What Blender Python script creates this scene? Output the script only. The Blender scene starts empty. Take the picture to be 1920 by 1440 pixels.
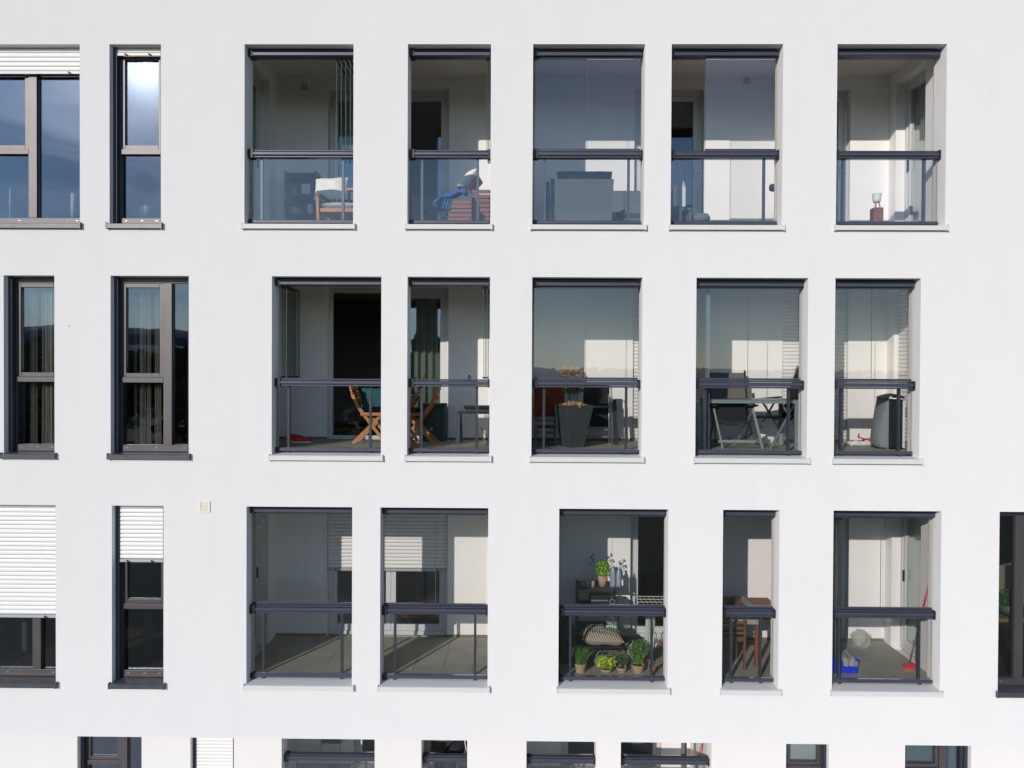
import bpy, math, random
from mathutils import Vector, Matrix
random.seed(7)
S = bpy.context.scene
C = S.collection
# ------------------------------------------------------------------ camera
F_PX, CAM_D = 1400.0, 9.678
YAW, PIT, ROL = math.radians(-0.6707), math.radians(-0.6001), math.radians(0.28156)
cf = Vector((math.sin(YAW)*math.cos(PIT), math.cos(YAW)*math.cos(PIT), math.sin(PIT)))
cr = Vector((math.cos(YAW), -math.sin(YAW), 0)); cu = cr.cross(cf)
r2 = cr*math.cos(ROL) + cu*math.sin(ROL); u2 = -cr*math.sin(ROL) + cu*math.cos(ROL)
cam = bpy.data.cameras.new('camera'); co = bpy.data.objects.new('camera', cam); C.objects.link(co)
cam.sensor_fit = 'HORIZONTAL'; cam.sensor_width = 36.0; cam.lens = F_PX/1920*36
cam.clip_start = 0.05; cam.clip_end = 20000
M = Matrix((r2, u2, -cf)).transposed().to_4x4(); M.translation = (0, -CAM_D, 0)
co.matrix_world = M; S.camera = co
# ------------------------------------------------------------------ light
SUN_SLOPE = Vector((0.505, 1.0, -0.412))            # the way the sunlight travels
sd = -SUN_SLOPE.normalized()
elev = math.asin(sd.z); azim = math.atan2(sd.x, sd.y)
W = bpy.data.worlds.new("World"); S.world = W; W.use_nodes = True
nt = W.node_tree; nt.nodes.clear()
def N(t, k, **kw):
    n = t.nodes.new(k)
    for a, b in kw.items(): setattr(n, a, b)
    return n
wo = N(nt, 'ShaderNodeOutputWorld'); bg = N(nt, 'ShaderNodeBackground'); sky = N(nt, 'ShaderNodeTexSky')
sky.sky_type = 'NISHITA'; sky.sun_disc = False; sky.sun_elevation = elev; sky.sun_rotation = azim
sky.altitude = 500; sky.air_density = 1.0; sky.dust_density = 0.0; sky.ozone_density = 1.4
bg.inputs['Strength'].default_value = 0.14
tc = N(nt, 'ShaderNodeTexCoord'); mp = N(nt, 'ShaderNodeMapping'); mp.inputs['Scale'].default_value = (1.2, 1.6, 7.0)
mp.inputs['Rotation'].default_value = (0.25, 0.1, 0.3)
nz = N(nt, 'ShaderNodeTexNoise'); nz.inputs['Scale'].default_value = 1.7; nz.inputs['Detail'].default_value = 8; nz.inputs['Roughness'].default_value = 0.62
nz.inputs['Distortion'].default_value = 0.6
rp = N(nt, 'ShaderNodeMapRange'); rp.inputs['From Min'].default_value = 0.42; rp.inputs['From Max'].default_value = 0.78
dt = N(nt, 'ShaderNodeVectorMath', operation='DOT_PRODUCT'); dt.inputs[1].default_value = sd
pw = N(nt, 'ShaderNodeMath', operation='POWER'); mx0 = N(nt, 'ShaderNodeMath', operation='MAXIMUM'); mx0.inputs[1].default_value = 0.0
pw.inputs[1].default_value = 150.0
pw2 = N(nt, 'ShaderNodeMath', operation='POWER'); pw2.inputs[1].default_value = 14.0
m1 = N(nt, 'ShaderNodeMath', operation='MULTIPLY_ADD'); m1.inputs[1].default_value = 14.0
m2 = N(nt, 'ShaderNodeMath', operation='MULTIPLY_ADD'); m2.inputs[1].default_value = 5.0; m2.inputs[2].default_value = 1.2
cl = N(nt, 'ShaderNodeMath', operation='MULTIPLY')
cc = N(nt, 'ShaderNodeVectorMath', operation='SCALE'); cc.inputs[0].default_value = (1.0, 0.98, 0.98)
ad = N(nt, 'ShaderNodeVectorMath', operation='ADD')
h1 = N(nt, 'ShaderNodeMath', operation='POWER'); h1.inputs[1].default_value = 320.0
h2 = N(nt, 'ShaderNodeMath', operation='POWER'); h2.inputs[1].default_value = 2600.0
h3 = N(nt, 'ShaderNodeMath', operation='MULTIPLY_ADD'); h3.inputs[1].default_value = 15.0
h4 = N(nt, 'ShaderNodeMath', operation='MULTIPLY_ADD'); h4.inputs[1].default_value = 40.0
L = nt.links.new
L(tc.outputs['Generated'], mp.inputs['Vector']); L(mp.outputs[0], nz.inputs['Vector']); L(nz.outputs['Fac'], rp.inputs['Value'])
nrm = N(nt, 'ShaderNodeVectorMath', operation='NORMALIZE'); L(tc.outputs['Generated'], nrm.inputs[0]); L(nrm.outputs[0], dt.inputs[0])
L(dt.outputs['Value'], mx0.inputs[0]); L(mx0.outputs[0], pw.inputs[0]); L(mx0.outputs[0], pw2.inputs[0])
L(pw2.outputs[0], m2.inputs[0]); L(pw.outputs[0], m1.inputs[0]); L(m2.outputs[0], m1.inputs[2])
L(m1.outputs[0], cl.inputs[0]); L(rp.outputs[0], cl.inputs[1])
L(mx0.outputs[0], h1.inputs[0]); L(mx0.outputs[0], h2.inputs[0]); L(h1.outputs[0], h3.inputs[0]); L(cl.outputs[0], h3.inputs[2])
L(h2.outputs[0], h4.inputs[0]); L(h3.outputs[0], h4.inputs[2]); L(h4.outputs[0], cc.inputs['Scale'])
L(sky.outputs[0], ad.inputs[0]); L(cc.outputs[0], ad.inputs[1]); L(ad.outputs[0], bg.inputs['Color']); L(bg.outputs[0], wo.inputs[0])
sl = bpy.data.lights.new('sun', 'SUN'); so = bpy.data.objects.new('sun', sl); C.objects.link(so)
sl.energy = 2.95; sl.angle = math.radians(0.5); sl.color = (1.0, 0.915, 0.82)
so.rotation_euler = SUN_SLOPE.to_track_quat('-Z', 'Y').to_euler(); so.location = (-30, -60, 30)
S.view_settings.view_transform = 'Standard'; S.view_settings.look = 'None'
S.view_settings.exposure = 0.08; S.view_settings.gamma = 1.0
S.render.engine = 'CYCLES'
S.cycles.caustics_reflective = False; S.cycles.caustics_refractive = False
S.cycles.transparent_max_bounces = 24; S.cycles.max_bounces = 10; S.cycles.diffuse_bounces = 5; S.cycles.glossy_bounces = 4

# ------------------------------------------------------------------ helpers
def P(px, py, t):
    """the point at depth t behind the facade plane that stands at photo pixel (px, py): x, z"""
    d = r2*((px-960)/F_PX) - u2*((py-720)/F_PX) + cf
    k = (t+CAM_D)/d.y
    return d.x*k, d.z*k
def PX(px, t, py=700): return P(px, py, t)[0]
def PZ(py, t, px=960): return P(px, py, t)[1]
class MB:
    def __init__(s): s.v = []; s.f = []; s.m = []; s.cur = 0; s.sm = False
    def add(s, vs, fs):
        b = len(s.v); s.v += [tuple(v) for v in vs]
        for f in fs: s.f.append(tuple(b+i for i in f)); s.m.append(s.cur)
        return s
    def box(s, x0, x1, y0, y1, z0, z1, skip=''):
        if x0 > x1: x0, x1 = x1, x0
        if z0 > z1: z0, z1 = z1, z0
        vs = [(x0,y0,z0),(x1,y0,z0),(x1,y1,z0),(x0,y1,z0),(x0,y0,z1),(x1,y0,z1),(x1,y1,z1),(x0,y1,z1)]
        fs = {'b':(3,2,1,0),'t':(4,5,6,7),'f':(0,1,5,4),'k':(2,3,7,6),'l':(3,0,4,7),'r':(1,2,6,5)}
        return s.add(vs, [f for k, f in fs.items() if k not in skip])
    def cham(s, x0, x1, y0, y1, z0, z1, c=0.004):
        """box with its four long edges (along x) chamfered"""
        pr = [(y0+c,z0),(y1-c,z0),(y1,z0+c),(y1,z1-c),(y1-c,z1),(y0+c,z1),(y0,z1-c),(y0,z0+c)]
        return s.extx(pr, x0, x1)
    def extx(s, pr, x0, x1):
        n = len(pr); vs = [(x0,y,z) for y, z in pr]+[(x1,y,z) for y, z in pr]
        fs = [(i,(i+1)%n,n+(i+1)%n,n+i) for i in range(n)]+[tuple(range(n))[::-1], tuple(range(n,2*n))]
        return s.add(vs, fs)
    def prism(s, pr, y0, y1):
        """outline in x, z given depth"""
        n = len(pr); vs = [(x,y0,z) for x, z in pr]+[(x,y1,z) for x, z in pr]
        fs = [(i,n+i,n+(i+1)%n,(i+1)%n) for i in range(n)]+[tuple(range(n)), tuple(range(n,2*n))[::-1]]
        return s.add(vs, fs)
    def bar(s, p, q, w, h, up=(0,0,1)):
        p = Vector(p); q = Vector(q); a = (q-p).normalized(); up = Vector(up)
        if abs(a.dot(up)) > 0.97: up = Vector((0,1,0))
        sx = a.cross(up).normalized()*(w/2); sy = sx.cross(a).normalized()*(h/2)
        vs = [e+i*sx+j*sy for e in (p, q) for i, j in ((-1,-1),(1,-1),(1,1),(-1,1))]
        return s.add(vs, [(0,1,2,3)[::-1],(4,5,6,7),(0,1,5,4),(1,2,6,5),(2,3,7,6),(3,0,4,7)])
    def tube(s, pts, r, n=8, r1=None):
        pts = [Vector(p) for p in pts]; b = len(s.v); m = len(pts); rs = r if isinstance(r, (list, tuple)) else [r + ((r1-r)*i/(m-1) if r1 is not None else 0) for i in range(m)]
        vs = []
        for i, p in enumerate(pts):
            a = (pts[min(i+1,m-1)]-pts[max(i-1,0)]).normalized()
            up = Vector((0,0,1)) if abs(a.z) < 0.95 else Vector((0,1,0))
            sx = a.cross(up).normalized(); sy = sx.cross(a).normalized()
            for k in range(n):
                t = 2*math.pi*k/n; vs.append(p + sx*(rs[i]*math.cos(t)) + sy*(rs[i]*math.sin(t)))
        fs = [(i*n+k, i*n+(k+1)%n, (i+1)*n+(k+1)%n, (i+1)*n+k) for i in range(m-1) for k in range(n)]
        fs += [tuple(range(n))[::-1], tuple((m-1)*n+k for k in range(n))]
        return s.add(vs, fs)
    def lathe(s, prof, cx, cy, n=24, sq=False, rot=0):
        vs = []
        for r, z in prof:
            for k in range(n):
                t = 2*math.pi*k/n+rot; vs.append((cx+r*math.cos(t), cy+r*math.sin(t), z))
        m = len(prof)
        fs = [(i*n+k, i*n+(k+1)%n, (i+1)*n+(k+1)%n, (i+1)*n+k) for i in range(m-1) for k in range(n)]
        fs += [tuple(range(n))[::-1], tuple((m-1)*n+k for k in range(n))]
        return s.add(vs, fs)
    def pillow(s, c, u, v, w, n=14, e=0.55, wob=0.012):
        """soft cushion: centre, half-size vectors u, v and half thickness vector w"""
        c, u, v, w = map(Vector, (c, u, v, w)); vs = []; ph = random.random()*9
        for sgn in (1, -1):
            for i in range(n+1):
                for j in range(n+1):
                    a = -1+2*i/n; b = -1+2*j/n
                    th = (max(0, (1-a**4)*(1-b**4)))**e
                    pin = 1-0.07*(abs(a)**3*(1-abs(b)**2)+abs(b)**3*(1-abs(a)**2))*0 - 0.05*(1-abs(a*b))
                    bump = wob*math.sin(5*a+ph+3*b)*math.cos(4*b+ph)
                    vs.append(c+u*(a*pin)+v*(b*pin)+w*(sgn*th)+w.normalized()*bump*th)
        k = (n+1)**2; fs = []
        for q in (0, 1):
            for i in range(n):
                for j in range(n):
                    a = q*k+i*(n+1)+j; f = (a, a+1, a+n+2, a+n+1)
                    fs.append(f if q else f[::-1])
        return s.add(vs, fs)
    def leaves(s, c, rad, n, size, shell=0.0, up=0.0, asp=1.6):
        c = Vector(c)
        for _ in range(n):
            while True:
                d = Vector((random.uniform(-1,1), random.uniform(-1,1), random.uniform(-1,1)))
                if shell <= d.length <= 1: break
            p = c+Vector((d.x*rad[0], d.y*rad[1], d.z*rad[2]))
            a = (Vector((random.gauss(0,1), random.gauss(0,1), random.gauss(0,1)+up))+d*0.8).normalized()
            b = a.cross(Vector((random.gauss(0,1), random.gauss(0,1), random.gauss(0,1)))).normalized()
            sz = size*random.uniform(.6,1.3)
            s.add([p-a*sz*asp*.5, p+b*sz*.35-a*sz*.05, p+a*sz*asp*.5, p-b*sz*.35-a*sz*.05], [(0,1,2,3)])
        return s
    def build(s, name, mat, parent=None, smooth=False, bevel=0, label=None):
        off = Vector((0,0,0)); q = parent
        while q is not None: off += q.location; q = q.parent
        me = bpy.data.meshes.new(name); me.from_pydata([tuple(Vector(v)-off) for v in s.v], [], s.f)
        for m in (mat if isinstance(mat, (list, tuple)) else [mat]): me.materials.append(m)
        for p, mi in zip(me.polygons, s.m): p.material_index = mi; p.use_smooth = smooth
        me.validate(); me.update()
        o = bpy.data.objects.new(name, me); C.objects.link(o); o.parent = parent
        if bevel:
            b = o.modifiers.new('bevel', 'BEVEL'); b.width = bevel; b.segments = 2; b.limit_method = 'ANGLE'
        if label: o['label'] = label
        return o
def thing(name, label, cat, loc, group=None):
    o = bpy.data.objects.new(name, None); C.objects.link(o); o.location = loc; o.empty_display_size = 0.1
    o['label'] = label; o['category'] = cat
    if group: o['group'] = group
    return o
def solo(mb, name, mat, label, cat, group=None, **k):
    """a thing that is one mesh, its origin at its base centre"""
    xs = [v[0] for v in mb.v]; ys = [v[1] for v in mb.v]; zs = [v[2] for v in mb.v]
    c = Vector(((min(xs)+max(xs))/2, (min(ys)+max(ys))/2, min(zs)))
    mb.v = [tuple(Vector(v)-c) for v in mb.v]
    o = mb.build(name, mat, **k); o.location = c; o['label'] = label; o['category'] = cat
    if group: o['group'] = group
    return o

# ------------------------------------------------------------------ materials
def mat(name, col, rough=0.6, metal=0.0, spec=0.5, noise=None, bump=None, sss=None, coat=0, island=0.0, trans=0.0):
    m = bpy.data.materials.new(name); m.use_nodes = True; t = m.node_tree; b = t.nodes['Principled BSDF']
    b.inputs['Base Color'].default_value = (*col, 1); b.inputs['Roughness'].default_value = rough
    b.inputs['Metallic'].default_value = metal; b.inputs['Specular IOR Level'].default_value = spec
    if coat: b.inputs['Coat Weight'].default_value = coat; b.inputs['Coat Roughness'].default_value = 0.15
    tcn = N(t, 'ShaderNodeTexCoord')
    if noise:                                       # (scale, amount[, second colour])
        nn = N(t, 'ShaderNodeTexNoise'); nn.inputs['Scale'].default_value = noise[0]; nn.inputs['Detail'].default_value = 6
        nn.inputs['Roughness'].default_value = 0.6
        if len(noise) > 3:
            mm = N(t, 'ShaderNodeMapping'); mm.inputs['Scale'].default_value = noise[3]; t.links.new(tcn.outputs['Object'], mm.inputs[0]); t.links.new(mm.outputs[0], nn.inputs['Vector'])
        else: t.links.new(tcn.outputs['Object'], nn.inputs['Vector'])
        mr = N(t, 'ShaderNodeMapRange'); mr.inputs['From Min'].default_value = 0.3; mr.inputs['From Max'].default_value = 0.7
        t.links.new(nn.outputs['Fac'], mr.inputs['Value'])
        mx = N(t, 'ShaderNodeMix', data_type='RGBA')
        c2 = noise[2] if len(noise) > 2 and noise[2] else tuple(c*(1-noise[1]) for c in col)
        mx.inputs['A'].default_value = (*c2, 1); mx.inputs['B'].default_value = (*col, 1)
        t.links.new(mr.outputs[0], mx.inputs['Factor']); t.links.new(mx.outputs['Result'], b.inputs['Base Color'])
    if island:
        g = N(t, 'ShaderNodeNewGeometry'); hs = N(t, 'ShaderNodeHueSaturation'); hs.inputs['Color'].default_value = (*col, 1)
        mr = N(t, 'ShaderNodeMapRange'); mr.inputs['To Min'].default_value = 1-island; mr.inputs['To Max'].default_value = 1+island
        t.links.new(g.outputs['Random Per Island'], mr.inputs['Value']); t.links.new(mr.outputs[0], hs.inputs['Value'])
        t.links.new(hs.outputs[0], b.inputs['Base Color'])
    if bump:                                        # (scale, strength, distance)
        bn = N(t, 'ShaderNodeTexNoise'); bn.inputs['Scale'].default_value = bump[0]; bn.inputs['Detail'].default_value = 4
        t.links.new(tcn.outputs['Object'], bn.inputs['Vector'])
        bb = N(t, 'ShaderNodeBump'); bb.inputs['Strength'].default_value = bump[1]; bb.inputs['Distance'].default_value = bump[2]
        t.links.new(bn.outputs['Fac'], bb.inputs['Height']); t.links.new(bb.outputs[0], b.inputs['Normal'])
    if trans:
        tr = N(t, 'ShaderNodeBsdfTranslucent'); tr.inputs[0].default_value = (*col, 1); ms = N(t, 'ShaderNodeMixShader'); ms.inputs[0].default_value = trans
        t.links.new(b.outputs[0], ms.inputs[1]); t.links.new(tr.outputs[0], ms.inputs[2]); t.links.new(ms.outputs[0], t.nodes['Material Output'].inputs[0])
    return m
def glass(name, tint, refl, wav=0.0, rough=0.0, boost=(1,1,1)):
    m = bpy.data.materials.new(name); m.use_nodes = True; t = m.node_tree; t.nodes.clear()
    o = N(t, 'ShaderNodeOutputMaterial'); ms = N(t, 'ShaderNodeMixShader'); tr = N(t, 'ShaderNodeBsdfTransparent'); gl = N(t, 'ShaderNodeBsdfGlossy')
    tr.inputs[0].default_value = (*tint, 1); gl.inputs['Roughness'].default_value = rough; gl.inputs[0].default_value = (*boost, 1)
    lw = N(t, 'ShaderNodeFresnel'); lw.inputs[0].default_value = 1.5
    mu = N(t, 'ShaderNodeMath', operation='MULTIPLY', use_clamp=True); mu.inputs[1].default_value = refl/0.04
    t.links.new(lw.outputs[0], mu.inputs[0]); t.links.new(mu.outputs[0], ms.inputs[0]); t.links.new(tr.outputs[0], ms.inputs[1]); t.links.new(gl.outputs[0], ms.inputs[2])
    if wav:
        tcn = N(t, 'ShaderNodeTexCoord'); bn = N(t, 'ShaderNodeTexNoise'); bn.inputs['Scale'].default_value = 1.3; bn.inputs['Detail'].default_value = 1
        t.links.new(tcn.outputs['Object'], bn.inputs['Vector']); bb = N(t, 'ShaderNodeBump'); bb.inputs['Strength'].default_value = 1; bb.inputs['Distance'].default_value = wav
        t.links.new(bn.outputs['Fac'], bb.inputs['Height']); t.links.new(bb.outputs[0], gl.inputs['Normal'])
    t.links.new(ms.outputs[0], o.inputs[0])
    return m
def plaster():
    m = mat('exterior_plaster', (0.80, 0.785, 0.79), 0.9, spec=0.2)
    t = m.node_tree; b = t.nodes['Principled BSDF']; tcn = N(t, 'ShaderNodeTexCoord')
    b.inputs['Diffuse Roughness'].default_value = 0.25
    n1 = N(t, 'ShaderNodeTexNoise'); n1.inputs['Scale'].default_value = 0.35; n1.inputs['Detail'].default_value = 5
    mm = N(t, 'ShaderNodeMapping'); mm.inputs['Scale'].default_value = (1, 1, 0.5)
    t.links.new(tcn.outputs['Object'], mm.inputs[0]); t.links.new(mm.outputs[0], n1.inputs['Vector'])
    n2 = N(t, 'ShaderNodeTexNoise'); n2.inputs['Scale'].default_value = 90; n2.inputs['Detail'].default_value = 5
    t.links.new(tcn.outputs['Object'], n2.inputs['Vector'])
    mx = N(t, 'ShaderNodeMix', data_type='RGBA'); mx.inputs['A'].default_value = (0.745,0.73,0.735,1); mx.inputs['B'].default_value = (0.785,0.77,0.765,1)
    t.links.new(n1.outputs['Fac'], mx.inputs['Factor'])
    m3 = N(t, 'ShaderNodeMix', data_type='RGBA', blend_type='MULTIPLY'); m3.inputs['Factor'].default_value = 1
    r = N(t, 'ShaderNodeMapRange'); r.inputs['From Min'].default_value = .3; r.inputs['From Max'].default_value = .7; r.inputs['To Min'].default_value = .975; r.inputs['To Max'].default_value = 1.0
    t.links.new(n2.outputs['Fac'], r.inputs['Value']); t.links.new(mx.outputs['Result'], m3.inputs['A']); t.links.new(r.outputs[0], m3.inputs['B']); 
    # faint rain streaks and patched tones of a weathered render
    ms_ = N(t, 'ShaderNodeMapping'); ms_.inputs['Scale'].default_value = (2.6, 2.6, 0.8); n4 = N(t, 'ShaderNodeTexNoise'); n4.inputs['Scale'].default_value = 1.0; n4.inputs['Detail'].default_value = 7; n4.inputs['Roughness'].default_value = .7
    t.links.new(tcn.outputs['Object'], ms_.inputs[0]); t.links.new(ms_.outputs[0], n4.inputs['Vector'])
    r4 = N(t, 'ShaderNodeMapRange'); r4.inputs['From Min'].default_value = .30; r4.inputs['From Max'].default_value = .50; r4.inputs['To Min'].default_value = .972; r4.inputs['To Max'].default_value = 1.0
    t.links.new(n4.outputs['Fac'], r4.inputs['Value']); m4 = N(t, 'ShaderNodeMix', data_type='RGBA', blend_type='MULTIPLY'); m4.inputs['Factor'].default_value = 1
    t.links.new(m3.outputs['Result'], m4.inputs['A']); t.links.new(r4.outputs[0], m4.inputs['B']); t.links.new(m4.outputs['Result'], b.inputs['Base Color'])
    bb = N(t, 'ShaderNodeBump'); bb.inputs['Strength'].default_value = 0.5; bb.inputs['Distance'].default_value = 0.002
    n5 = N(t, 'ShaderNodeTexNoise'); n5.inputs['Scale'].default_value = 1.6; n5.inputs['Detail'].default_value = 2; t.links.new(tcn.outputs['Object'], n5.inputs['Vector'])
    b5 = N(t, 'ShaderNodeBump'); b5.inputs['Strength'].default_value = 1; b5.inputs['Distance'].default_value = 0.006; t.links.new(n5.outputs['Fac'], b5.inputs['Height']); t.links.new(b5.outputs[0], bb.inputs['Normal'])
    t.links.new(n2.outputs['Fac'], bb.inputs['Height']); t.links.new(bb.outputs[0], b.inputs['Normal'])
    return m
M_PL = plaster()
M_IN = mat('loggia_plaster', (0.87,0.855,0.845), 0.92, spec=0.2, noise=(1.2,0.04), bump=(140,0.35,0.002))
M_CEIL = mat('loggia_ceiling', (0.82,0.77,0.72), 0.95, spec=0.1)
M_ANT = mat('anthracite_aluminium', (0.062,0.066,0.092), 0.42, metal=0.25, noise=(3,0.15))
M_RAIL = mat('anthracite_rail', (0.062,0.067,0.098), 0.45, metal=0.2, noise=(2.5,0.15))
M_WIN = mat('window_profile', (0.112,0.103,0.108), 0.46, metal=0.55, noise=(4,0.12))
M_BLK = mat('black_plastic', (0.012,0.012,0.018), 0.5)
M_GUI = mat('guide_rail_dark', (0.03,0.032,0.055), 0.5)
M_SILL = mat('pale_sill', (0.66,0.65,0.645), 0.6, noise=(8,0.05))
M_SILD = mat('dark_sill', (0.10,0.105,0.12), 0.4, metal=0.4, noise=(6,0.2))
M_PVC = mat('white_door_profile', (0.62,0.63,0.65), 0.4)
M_SHU = mat('shutter_slat', (0.80,0.79,0.79), 0.5, noise=(2,0.03))
M_TAN = mat('tan_membrane', (0.20,0.16,0.10), .8)
M_POST = mat('partition_frame', (0.10,0.15,0.17), .5)
M_TILE = mat('terrace_slab', (0.36,0.355,0.31), 0.85, noise=(3.0,0.25), bump=(60,0.3,0.002))
M_EDGE = mat('glass_edge', (0.08,0.12,0.12), 0.3)
M_EDG2 = mat('stacked_glass_edge', (0.05,0.085,0.08), 0.5)
G_SIDE = glass('side_door_glass', (0.93,0.965,0.95), 0.02)
G_STK = glass('stacked_glass', (0.90,0.955,0.94), 0.012)
G_LOG = glass('loggia_glass', (0.986,0.990,0.992), 0.052, wav=0.0006, boost=(0.86,0.88,1.0))
G_RAIL = glass('railing_glass', (0.975,0.985,0.99), 0.052, wav=0.0006, boost=(0.9,0.92,1.0))
G_WIN = glass('window_glass', (0.80,0.83,0.82), 0.10, wav=0.0004, boost=(0.62,0.68,0.84))
G_DOOR = glass('door_glass', (0.86,0.90,0.89), 0.09, boost=(0.7,0.8,1))
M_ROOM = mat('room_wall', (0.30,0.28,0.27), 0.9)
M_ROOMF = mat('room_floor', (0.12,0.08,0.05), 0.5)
M_WOOD = mat('acacia_wood', (0.58,0.24,0.08), 0.55, noise=(9,0.4,(0.36,0.13,0.045),(1,1,8)))
M_REDW = mat('red_stained_wood', (0.27,0.085,0.045), 0.5, noise=(7,0.4,(0.16,0.05,0.03),(6,1,1)))
M_BROW = mat('brown_wood', (0.17,0.085,0.05), 0.5, noise=(9,0.4))
M_WHT = mat('white_fabric', (0.78,0.76,0.71), 0.95, bump=(70,0.3,0.004))
M_CREAM = mat('seat_fabric', (0.52,0.50,0.45), 0.95, bump=(70,0.3,0.004))
M_STEEL = mat('light_aluminium', (0.42,0.44,0.47), 0.35, metal=0.6)
M_TEXT = mat('black_textile', (0.008,0.008,0.014), 0.8, bump=(300,0.2,0.001))
M_GREY = mat('grey_metal', (0.16,0.17,0.19), 0.5)
M_LBLU = mat('pale_blue_grey_metal', (0.22,0.26,0.28), 0.45)
M_TEAL = mat('teal_fabric', (0.01,0.085,0.095), 0.85)
M_TERRA = mat('terracotta_fabric', (0.36,0.06,0.02), 0.85, noise=(5,0.3))
M_PLANT = mat('anthracite_planter', (0.055,0.062,0.070), 0.6, noise=(12,0.2))
M_RED = mat('red_plastic', (0.62,0.02,0.03), 0.4)
M_CLAY = mat('clay_pot', (0.46,0.33,0.22), 0.85, noise=(14,0.25))
M_SOIL = mat('soil', (0.05,0.035,0.02), 0.95)
M_GRN = mat('bright_leaf', (0.28,0.50,0.05), 0.6, island=0.45, trans=0.3)
M_GR2 = mat('herb_leaf', (0.13,0.28,0.06), 0.6, island=0.5, trans=0.25)
M_GR3 = mat('dark_leaf', (0.05,0.12,0.045), 0.6, island=0.5)
M_YEL = mat('yellow_green_leaf', (0.46,0.56,0.05), 0.6, island=0.5, trans=0.3)
M_DRY = mat('dried_flower', (0.34,0.23,0.15), 0.9, island=0.5)
M_STRAW = mat('straw', (0.45,0.32,0.12), 0.9, island=0.4)
M_BLANK = mat('blue_knit', (0.06,0.14,0.42), 0.95, bump=(90,0.8,0.008), noise=(60,0.3))
M_ORA = mat('orange_fabric', (0.55,0.17,0.05), 0.9)
M_BLUE = mat('blue_plastic', (0.01,0.04,0.62), 0.4)
M_WPL = mat('white_plastic', (0.72,0.73,0.73), 0.45)
M_CLOTH = mat('grey_cloth', (0.30,0.30,0.29), 0.95, bump=(40,0.4,0.004))
M_MINT = mat('mint_curtain', (0.30,0.48,0.44), 0.9, trans=0.3, noise=(14,0.25))
M_SHEER = mat('sheer_curtain', (0.62,0.57,0.52), 0.95, trans=0.3)
M_TOWEL = mat('pale_green_towel', (0.45,0.52,0.46), 0.95, bump=(90,0.4,0.004))
M_PINK = mat('pink_strap', (0.48,0.13,0.14), 0.6)
def wicker(name, c1, c2, sc):
    m = mat(name, c1, 0.7); t = m.node_tree; b = t.nodes['Principled BSDF']; tcn = N(t, 'ShaderNodeTexCoord')
    sep = N(t, 'ShaderNodeSeparateXYZ'); t.links.new(tcn.outputs['Object'], sep.inputs[0])
    ax = N(t, 'ShaderNodeMath', operation='ADD'); t.links.new(sep.outputs[0], ax.inputs[0]); t.links.new(sep.outputs[1], ax.inputs[1])
    def sn(src, k, ph=None):
        a = N(t, 'ShaderNodeMath', operation='MULTIPLY'); a.inputs[1].default_value = k; t.links.new(src, a.inputs[0]); cur = a.outputs[0]
        if ph is not None:
            d = N(t, 'ShaderNodeMath', operation='ADD'); t.links.new(cur, d.inputs[0]); t.links.new(ph, d.inputs[1]); cur = d.outputs[0]
        q = N(t, 'ShaderNodeMath', operation='SINE'); t.links.new(cur, q.inputs[0]); return q.outputs[0]
    a = sn(ax.outputs[0], sc); c = sn(sep.outputs[2], sc)
    mu = N(t, 'ShaderNodeMath', operation='MULTIPLY'); t.links.new(a, mu.inputs[0]); t.links.new(c, mu.inputs[1])
    mr = N(t, 'ShaderNodeMapRange'); mr.inputs['From Min'].default_value = -.5; mr.inputs['From Max'].default_value = .5; t.links.new(mu.outputs[0], mr.inputs['Value'])
    mx = N(t, 'ShaderNodeMix', data_type='RGBA'); mx.inputs['A'].default_value = (*c1,1); mx.inputs['B'].default_value = (*c2,1)
    t.links.new(mr.outputs[0], mx.inputs['Factor']); t.links.new(mx.outputs['Result'], b.inputs['Base Color'])
    bb = N(t, 'ShaderNodeBump'); bb.inputs['Strength'].default_value = .8; bb.inputs['Distance'].default_value = .006
    t.links.new(mr.outputs[0], bb.inputs['Height']); t.links.new(bb.outputs[0], b.inputs['Normal'])
    return m
M_RAT = wicker('grey_rattan', (0.05,0.055,0.068), (0.19,0.20,0.215), 2*math.pi/0.036)
M_MESH = wicker('grey_mesh', (0.13,0.15,0.17), (0.36,0.38,0.40), 2*math.pi/0.03)
def herring():
    m = mat('herringbone_fabric', (0.5,0.4,0.3), 0.95); t = m.node_tree; b = t.nodes['Principled BSDF']; tcn = N(t, 'ShaderNodeTexCoord')
    sep = N(t, 'ShaderNodeSeparateXYZ'); t.links.new(tcn.outputs['Object'], sep.inputs[0])
    pp = N(t, 'ShaderNodeMath', operation='PINGPONG'); pp.inputs[1].default_value = .035; t.links.new(sep.outputs[2], pp.inputs[0])
    aa = N(t, 'ShaderNodeMath', operation='ADD'); t.links.new(sep.outputs[0], aa.inputs[0]); t.links.new(pp.outputs[0], aa.inputs[1])
    mu = N(t, 'ShaderNodeMath', operation='MULTIPLY'); mu.inputs[1].default_value = 2*math.pi/.034; t.links.new(aa.outputs[0], mu.inputs[0])
    q = N(t, 'ShaderNodeMath', operation='SINE'); t.links.new(mu.outputs[0], q.inputs[0])
    gt = N(t, 'ShaderNodeMath', operation='GREATER_THAN'); gt.inputs[1].default_value = 0; t.links.new(q.outputs[0], gt.inputs[0])
    mx = N(t, 'ShaderNodeMix', data_type='RGBA'); mx.inputs['A'].default_value = (.10,.065,.05,1); mx.inputs['B'].default_value = (.55,.47,.38,1)
    t.links.new(gt.outputs[0], mx.inputs['Factor']); t.links.new(mx.outputs['Result'], b.inputs['Base Color'])
    return m
M_HER = herring()
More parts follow.
